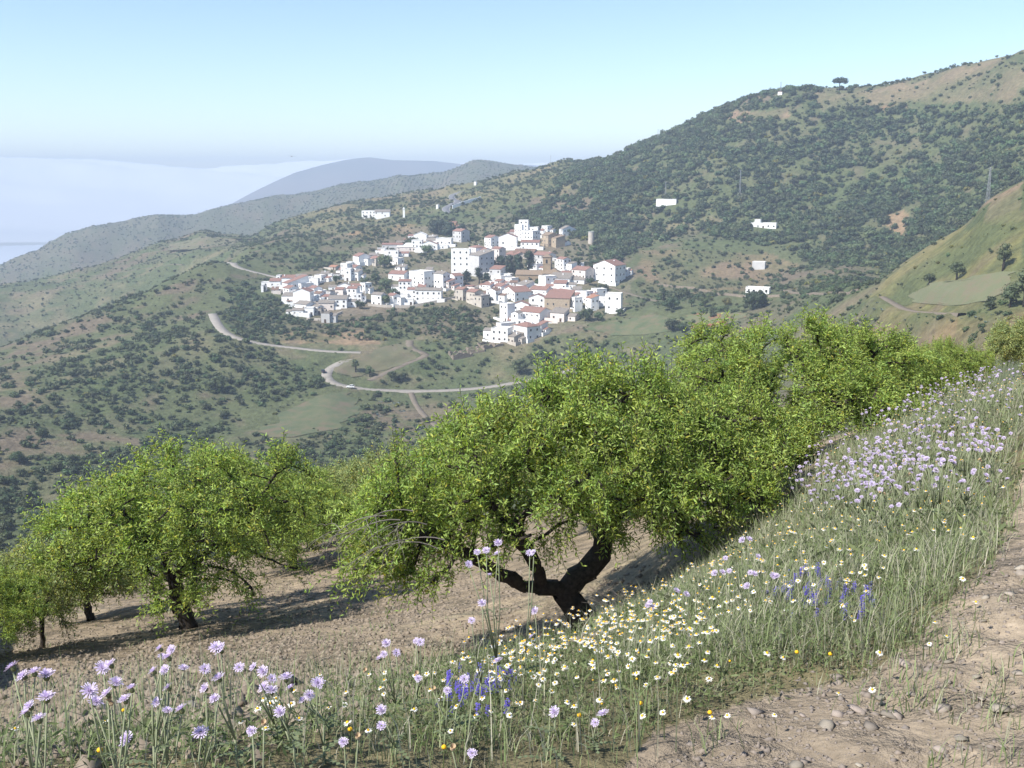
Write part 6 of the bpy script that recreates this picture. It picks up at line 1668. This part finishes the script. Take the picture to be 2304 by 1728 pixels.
def thistle(base, heads, label, group, seed, fork=0.5, near=False):
    """base: ground point; heads: world points of the flower heads"""
    g = random.Random(seed)
    root = bpy.data.objects.new('thistle', None); COL.objects.link(root); root.location = base; tag(root, label, 'thistle', group)
    H = [Vector(h) - Vector(base) for h in heads]
    top = sum(H, Vector()) / len(H)
    fk = Vector((top.x * fork * .6, top.y * fork * .6, max(.05, min(h.z for h in H) * fork)))
    b = MB(); lf = MB()
    b.tube([(0,0,-.03), fk * .5 + Vector((g.uniform(-.01,.01), 0, 0)), fk], [.0042,.0036,.0032], 5)
    def leaf_at(p, a, L):
        d = Vector((math.cos(a), math.sin(a), .45)).normalized(); s = Vector((-math.sin(a), math.cos(a), .1))
        n = 5
        for k in range(n):
            u0, u1 = k / n, (k + 1) / n; c0 = p + d * L * u0 - Vector((0,0,L*.35*u0*u0)); c1 = p + d * L * u1 - Vector((0,0,L*.35*u1*u1)); w = L * .17 * (1 - u0 * .7)
            lf.add([c0, c0.lerp(c1, .5) + s * w, c1], [(0,1,2)]); lf.add([c0, c1, c0.lerp(c1, .5) - s * w], [(0,1,2)])
    for k in range(5): leaf_at(fk * g.random(), g.random() * 6.28, g.uniform(.05, .11))
    for i, h in enumerate(H):
        mid = fk.lerp(h, .5) + Vector((g.uniform(-.02,.02), g.uniform(-.02,.02), -.015))
        b.tube([fk, mid, h - Vector((0,0,.012))], [.0030,.0024,.0019], 5)
        leaf_at(mid, g.random() * 6.28, g.uniform(.03, .06))
        tilt = Vector((g.uniform(-.9, .5), g.uniform(-.9, .3), 1.0)).normalized(); sc = g.uniform(.55, .88)
        rot = tilt.to_track_quat('Z', 'Y').to_euler()
        if g.random() < .07: put('flower_head', ME_dry, root, h, rot, (sc, sc, sc)); continue
        if not near: put('flower_head', FAR_HEADS[g.randrange(5)], root, h, rot, (sc, sc, sc)); continue
        fl, inv = HEADS[g.randrange(5)]
        hd = put('flower_head', inv, root, h, rot, (sc, sc, sc)); put('florets', fl, hd)
    st_ = put('stem', b.mesh('stem', [M_stem], True), root); put('foliage', lf.mesh('foliage', [M_tleaf]), root)['kind'] = 'stuff'
ZL = (0, 1360, .36166); ZC = (700, 1200, .36166); ZR = (1500, 860, .36347)
T_LEFT = [([(80,395),(150,450),(215,430),(290,450)],2.55,'lilac thistle cluster at the far left, highest heads'), ([(170,680),(190,640),(245,720),(290,590)],2.45,'lilac thistle below the far left cluster'),
 ([(640,400),(690,380),(715,495)],2.6,'thistle with two joined heads left of the dried one'), ([(560,545),(670,560),(590,615),(690,610)],2.5,'thistle with four low heads left of centre group'),
 ([(780,600),(820,530),(800,840)],2.5,'thistle with one drooping head low in the left group'), ([(1000,280),(1070,285),(1010,330),(1050,335)],2.9,'tall thistle with four crowded heads'),
 ([(1350,275),(1375,290),(1275,405)],2.9,'tall thistle with wide twin head leaning right'), ([(960,420),(1030,410),(1140,400)],2.75,'thistle with three heads beneath the tall ones'),
 ([(1050,525),(980,610),(1040,665),(1130,660)],2.6,'thistle with pale bluish heads in the left group'), ([(1280,525),(1340,590),(1365,465)],2.7,'thistle at the right of the left group'),
 ([(1250,805)],2.5,'single pale thistle near the ground'), ([(1490,395),(1580,390),(1640,420)],3.1,'thistle trio on thin stalks right of the left group'), ([(1690,465),(1780,465),(1650,520),(1690,545)],3.1,'violet thistle with low crowded heads'),
 ([(1810,525),(1920,570),(1890,600),(1980,495)],3.2,'scattered violet thistle before the ploughed soil'), ([(1745,675)],2.7,'single round thistle head seen from below'), ([(1640,740),(1570,790)],2.55,'thistle with two heads near the lower edge')]
T_MID = [([(1165,65),(1035,120),(980,195),(1160,130),(1110,265),(1090,110)],4.1,'tallest thistle in front of the large almond trunk'), ([(1360,125),(1385,120)],4.1,'tall thistle stalk right of the tallest one'), ([(1065,440),(1000,545)],3.9,'thistle with two side heads below the tallest'),
 ([(1395,485),(1375,645)],4.1,'short thistle right of the tallest'), ([(470,690),(455,755),(530,745),(430,780)],3.7,'lilac thistle clump left of the blue flowers'), ([(680,680),(655,670)],3.7,'thistle with twin violet heads'), ([(335,855)],3.4,'single violet thistle bending left'),
 ([(655,875),(670,905)],3.3,'thistle with two stacked heads'), ([(40,935),(-10,1010)],3.0,'thistle at the edge of the soil'), ([(760,970),(850,980)],3.1,'thistle pair left of the blue patch'), ([(955,910)],3.2,'thistle head above the blue patch'), ([(1165,800)],3.5,'thistle head over the blue flowers'),
 ([(440,1105),(440,1200)],2.9,'small violet thistle in the lower middle'), ([(290,1265),(205,1300)],2.7,'pale violet thistle at the bottom'), ([(1520,1115)],3.0,'thistle head leaning among the daisies'), ([(880,1335),(1005,1370)],2.5,'thistle pair at the bottom edge'), ([(1820,1130),(1770,1180)],3.0,'small thistle among the lower daisies'), ([(2110,430),(2095,450),(2130,460)],5.4,'lilac thistle right of the trunk foot')]
T_RIGHT = [([(470,980),(510,975)],5.6,'pink thistle standing above the shaded grass'), ([(365,1090),(565,1080)],5.6,'pink thistle pair beside the shaded grass'), ([(300,1185),(345,1180),(390,1170)],5.4,'low pink thistle at the bank edge'), ([(60,1295),(120,1315)],5.2,'thistle at the left end of the bank'),
 ([(500,1265),(540,1190),(520,1180)],5.2,'lilac thistle left of the blue patch on the bank'), ([(660,1200),(680,1205)],5.3,'lilac thistle touching the blue patch')]
for zz, lst, grp in ((ZL, T_LEFT, 'thistles in the left foreground'), (ZC, T_MID, 'thistles in the middle foreground'), (ZR, T_RIGHT, 'thistles on the bank')):
    for i, (hs, D_, lb) in enumerate(lst):
        W = [at_dist(zz[0] + hx * zz[2], zz[1] + hy * zz[2], D_ + random.uniform(-.12, .12)) for hx, hy in hs]
        c = sum(W, Vector()) / len(W); bx, by = c.x + random.uniform(-.06, .06), c.y + random.uniform(-.05, .1)
        gg = float(gz(bx, by))
        W = [Vector((w.x, w.y, max(w.z, float(gz(w.x, w.y)) + .10))) for w in W]
        thistle((bx, by, gg), W, lb, grp, 50 + i + int(D_ * 10), .35 if len(hs) > 1 else .6, True)
# the dense lilac stand further along the bank: plants of four forms, every plant a thing
x, y, z = near_samples(125, [(1740,1180),(1900,1060),(2000,1010),(2120,1010),(2230,1080),(2210,1180),(2100,1230),(1960,1250)], 5.5, 12, 1.6, 41)
for i in range(len(x)):
    n = random.randint(3, 5); hh = random.uniform(.32, .62)
    W = [Vector((x[i] + random.uniform(-.12, .12), y[i] + random.uniform(-.12, .12), z[i] + hh * random.uniform(.75, 1.08))) for _ in range(n)]
    thistle((x[i], y[i], z[i]), W, 'lilac thistle in the dense stand on the right bank', 'dense stand of thistles', 700 + i)
x, y, z = near_samples(100, [(1700,1150),(1960,995),(2150,893),(2304,885),(2304,960),(2230,1050),(2000,1020),(1850,1110)], 8, 22, 1.5, 42)
for i in range(len(x)):
    hh = random.uniform(.3, .55)
    W = [Vector((x[i] + random.uniform(-.13, .13), y[i] + random.uniform(-.13, .13), z[i] + hh * random.uniform(.75, 1.08))) for _ in range(3)]
    thistle((x[i], y[i], z[i]), W, 'pale thistle on the far part of the right bank', 'thistles on the far bank', 900 + i)

# ---- daisies
M_petal = leaf_mat('daisy_petal', (0.80, 0.80, 0.76), (0.74, 0.75, 0.72), 0.3, scale=80, tcol=(1, 1, .95))
M_disc = simple('daisy_disc', (0.75, 0.44, 0.02), (0.62, 0.34, 0.02), 300, 0.8)
M_dstem = simple('daisy_stem', (0.10, 0.145, 0.05), (0.15, 0.18, 0.07), 30, 0.8)
def daisy_meshes(seed):
    g = random.Random(seed); V, F = [], []; n = 13
    for k in range(n):
        a = k * 2 * math.pi / n + g.uniform(-.06, .06); L = .0135 * g.uniform(.85, 1.1); dr = g.uniform(-.45, .12)
        d = Vector((math.cos(a), math.sin(a), dr)).normalized(); s = Vector((-math.sin(a), math.cos(a), 0)) * .0026; o = d * .003; m = len(V)
        V += [o - s*.6, o + s*.6, o + d*L*.7 + s, o + d*L, o + d*L*.7 - s]; F += [(m, m+1, m+2, m+4), (m+4, m+2, m+3)]
    pet = mesh_py('petals', V, F, [M_petal])
    b = MB(); b.tube([(0,0,-.002),(0,0,.0018),(0,0,.0048),(0,0,.0062)], [.0052,.0058,.0036,.0012], 9); disc = b.mesh('disc', [M_disc], True)
    b = MB(); b.tube([(0,0,-.2),(.012*g.uniform(-1,1),.01,-.1),(0,0,-.001)], [.0013,.0012,.001], 4); stem = b.mesh('stem', [M_dstem])
    return pet, disc, stem
DAISY = [daisy_meshes(500 + k) for k in range(5)]
def daisy(x_, y_, z_, h, g, label, group, sc, full=True, petals=True):
    root = bpy.data.objects.new('daisy', None); COL.objects.link(root); root.location = (x_, y_, z_ + h)
    tl = Vector((g.uniform(-.55, .25), g.uniform(-.55, .15), 1)).normalized(); root.rotation_euler = tl.to_track_quat('Z', 'Y').to_euler(); root.scale = (sc, sc, sc)
    root.rotation_euler.rotate_axis('Z', g.random() * 6)
    tag(root, label, 'daisy', group)
    p3 = DAISY[g.randrange(5)]
    if petals: put('petals', p3[0], root)
    put('disc', p3[1], root); put('stem', p3[2], root)
DZ1 = [(1050,1560),(1150,1500),(1330,1442),(1480,1400),(1560,1450),(1640,1530),(1580,1600),(1400,1620),(1200,1640),(1050,1620)]
DZ2 = [(1480,1420),(1560,1360),(1700,1310),(1900,1310),(2000,1350),(1980,1430),(1800,1420),(1640,1470),(1540,1480)]
DZ3 = [(0,1735),(250,1690),(700,1600),(1050,1560),(1300,1640),(1700,1560),(1950,1440),(2230,1360),(2250,1420),(1800,1735)]
g_ = random.Random(12)
cnt = 0
for n, poly, lo, hi, lab, grp, seed in ((140, DZ1, 3.0, 7, 'white daisy with yellow centre in the dense drift below the trunk', 'daisies below the trunk', 51), (95, DZ2, 4, 9, 'white daisy with yellow centre in the drift by the blue flowers', 'daisies by the blue flowers', 52),
                                        (62, DZ3, 2.3, 6, 'scattered white daisy along the front of the bank', 'scattered front daisies', 53)):
    x, y, z = near_samples(n, poly, lo, hi, 1.5, seed)
    for i in range(len(x)):
        daisy(x[i], y[i], z[i], g_.uniform(.07, .2), g_, lab, grp, g_.uniform(.66, 1.0), True, g_.random() > .06)
# the further, smaller daisies as one scatter
x, y, z = near_samples(650, BANK_R, 5, 22, 1.4, 54); x3, y3, z3 = near_samples(260, DZ1, 3.2, 8, 1.5, 56); x, y, z = np.r_[x, x3], np.r_[y, y3], np.r_[z, z3]; g2 = np.random.default_rng(55)
Vs, Fs, Ms = [], [], []; off = 0
for i in range(len(x)):
    pet, disc, stem = DAISY[i % 5]; h = g2.uniform(.12, .3); sc = g2.uniform(.8, 1.15)
    if not hasattr(daisy, 'cache'): daisy.cache = {}
    if i % 5 not in daisy.cache:
        L = []
        for mi, m in enumerate((pet, disc)):
            L.append((np.array([v.co[:] for v in m.vertices]), [tuple(p.vertices) for p in m.polygons], mi))
        daisy.cache[i % 5] = L
    a = g2.random() * 6; R = np.array(Matrix.Rotation(g2.uniform(-.5, .1), 3, 'X') @ Matrix.Rotation(a, 3, 'Z'))
    for vv, ff_, mi in daisy.cache[i % 5]:
        Vs.append((vv * sc) @ R.T + np.array([x[i], y[i], z[i] + h])); Fs += [tuple(q + off for q in f) for f in ff_]; Ms += [mi] * len(ff_); off += len(vv)
tag(put('daisy_scatter', mesh_py('daisy_scatter', np.concatenate(Vs), Fs, [M_petal, M_disc], False, Ms)), 'small white daisies scattered over the far bank', None, kind='stuff')
# yellow buttons
for i, (px_, py_) in enumerate(((1303,1633),(1790,1485),(1865,1490),(790,1668),(1000,1710),(230,1722),(1440,1605),(1595,1628))):
    q = hit(px_, py_ + 28, 1.5, 12)
    root = bpy.data.objects.new('yellow_flower', None); COL.objects.link(root); root.location = (q.x, q.y, q.z + .09); root.scale = (1.5, 1.5, 1.5)
    tag(root, ['round yellow flower head in the lower middle', 'orange-yellow flower at the edge of bare earth', 'second orange-yellow flower at the edge of bare earth', 'yellow flower left in the lower grass', 'yellow flower at the bottom edge', 'yellow flower in the lower left corner', 'yellow flower near the scattered daisies', 'yellow flower above the bare earth'][i], 'flower', 'yellow flowers')
    put('disc', DAISY[i % 5][1], root); put('stem', DAISY[i % 5][2], root)

# ---- blue flower spikes
M_blue = leaf_mat('blue_petal', (0.13, 0.10, 0.50), (0.21, 0.17, 0.60), 0.35, scale=90, tcol=(1.1, 1.0, 1.2))
SP = []
for k in range(4):
    g = random.Random(600 + k); b = MB()
    for q in range(16):
        z_ = .10 + .09 * q / 15; a = q * 2.4; L = .011 * (1.15 - .5 * q / 15); c = Vector((math.cos(a)*.004, math.sin(a)*.004, z_))
        for w in range(4):
            aa_ = a + (w - 1.5) * .8; d = Vector((math.cos(aa_), math.sin(aa_), g.uniform(-.2, .9))).normalized() * L; s = Vector((-math.sin(aa_), math.cos(aa_), 0)) * .0036
            b.add([c, c + d*.6 + s, c + d, c + d*.6 - s], [(0,1,2,3)])
    fl = b.mesh('petals', [M_blue]); b = MB(); b.tube([(0,0,-.02),(.004,0,.1),(0,0,.19)], [.0016,.0013,.0008], 4)
    for q in range(7):
        a = q * 2.1; z_ = .01 + q * .013; d = Vector((math.cos(a), math.sin(a), .5)) * .028; s = Vector((-math.sin(a), math.cos(a), 0)) * .003
        b.add([Vector((0,0,z_)), Vector((0,0,z_)) + d*.5 + s, Vector((0,0,z_)) + d, Vector((0,0,z_)) + d*.5 - s], [(0,1,2,3)])
    SP.append((fl, b.mesh('stem', [M_dstem])))
for n, poly, lo, hi, lab, grp, seed in ((60, [(1745,1365),(1755,1330),(1830,1320),(1880,1345),(1940,1350),(1985,1390),(1970,1440),(1880,1410),(1800,1395)], 4, 9, 'deep blue flower spike in the patch on the bank', 'blue flowers on the bank', 61),
                                        (46, [(1010,1640),(1000,1590),(1060,1560),(1110,1520),(1180,1530),(1150,1580),(1080,1630)], 2.8, 6, 'deep blue flower spike in the patch before the trunk', 'blue flowers before the trunk', 62)):
    x, y, z = near_samples(n, poly, lo, hi, 1.5, seed)
    for i in range(len(x)):
        root = bpy.data.objects.new('blue_flower', None); COL.objects.link(root); root.location = (x[i], y[i], z[i]); sc = random.uniform(.55, .95); root.scale = (sc * 1.3, sc * 1.3, sc * .8)
        root.rotation_euler = (random.uniform(-.2, .2), random.uniform(-.2, .2), random.random() * 6); tag(root, lab, 'flower', grp)
        fl, sm = SP[i % 4]; put('petals', fl, root); put('stem', sm, root)
# bleached twigs at the foot of the main trunk
b = MB(); r_ = random.Random(9)
q0 = ground_at(1440, 1425, 9.0)
for k in range(9):
    d = Vector((-1 + r_.uniform(-.3, .3), r_.uniform(-.5, .2), r_.uniform(.25, .75))).normalized(); pts = [Vector(q0) + Vector((r_.uniform(-.1, .25), r_.uniform(-.1, .1), .02))]
    for s in range(5): d = (d + Vector((r_.uniform(-.12, .12), r_.uniform(-.12, .12), .02))).normalized(); pts.append(pts[-1] + d * .13)
    b.tube(pts, [.006 * (1 - .14 * s) for s in range(6)], 4)
    for s in range(2): c = pts[2 + s]; b.tube([c, c + Vector((d.x + r_.uniform(-.5, .5), d.y, d.z + r_.uniform(-.2, .5))) * .2], [.0035, .0015], 3)
tag(put('brushwood', b.mesh('brushwood', [M_twig])), 'bleached dry branch lying right of the large almond trunk', 'branch')

# a bird high over the valley
M_bird = simple('dark_feathers', (0.05, 0.045, 0.04), rough=0.8)
q = at_dist(656, 352, 95)
root = bpy.data.objects.new('bird', None); COL.objects.link(root); root.location = q; root.rotation_euler = (0.1, 0.15, 0.4); tag(root, 'small dark bird gliding in the sky left of the far mountain', 'bird')
b = MB(); b.tube([(0,-.14,0),(0,-.10,.01),(0,0,.015),(0,.10,.0),(0,.20,0)], [.008,.028,.038,.022,.010], 8); bd = put('body', b.mesh('body', [M_bird], True), root)
b = MB(); b.add([(0,.08,0),(.05,.22,0),(-.05,.22,0)], [(0,1,2),(2,1,0)]); put('tail', b.mesh('tail', [M_bird]), root)
for s_ in (-1, 1):
    b = MB(); b.add([(s_*.02,-.06,.015),(s_*.02,.06,.015),(s_*.17,.05,.06),(s_*.17,-.08,.06),(s_*.36,.06,.03),(s_*.30,-.05,.045)], [(0,1,2,3),(3,2,4,5)]); put('wing', b.mesh('wing', [M_bird]), root)
# ------------------------------------------------------------------ hazy air
b = MB(); b.box(-8200, 8200, -900, 8200, -560, 152)
M_haze = bpy.data.materials.new('haze_air'); M_haze.use_nodes = True
nt = M_haze.node_tree; nt.nodes.remove(nt.nodes['Principled BSDF'])
pv = nt.nodes.new('ShaderNodeVolumePrincipled')
pv.inputs['Color'].default_value = (0.64, 0.77, 0.97, 1)
pv.inputs['Density'].default_value = 0.00026
pv.inputs['Anisotropy'].default_value = 0.0
nt.links.new(pv.outputs[0], nt.nodes['Material Output'].inputs['Volume'])
tag(put('haze', b.mesh('haze', [M_haze])), 'thin bluish summer haze', None, kind='stuff')
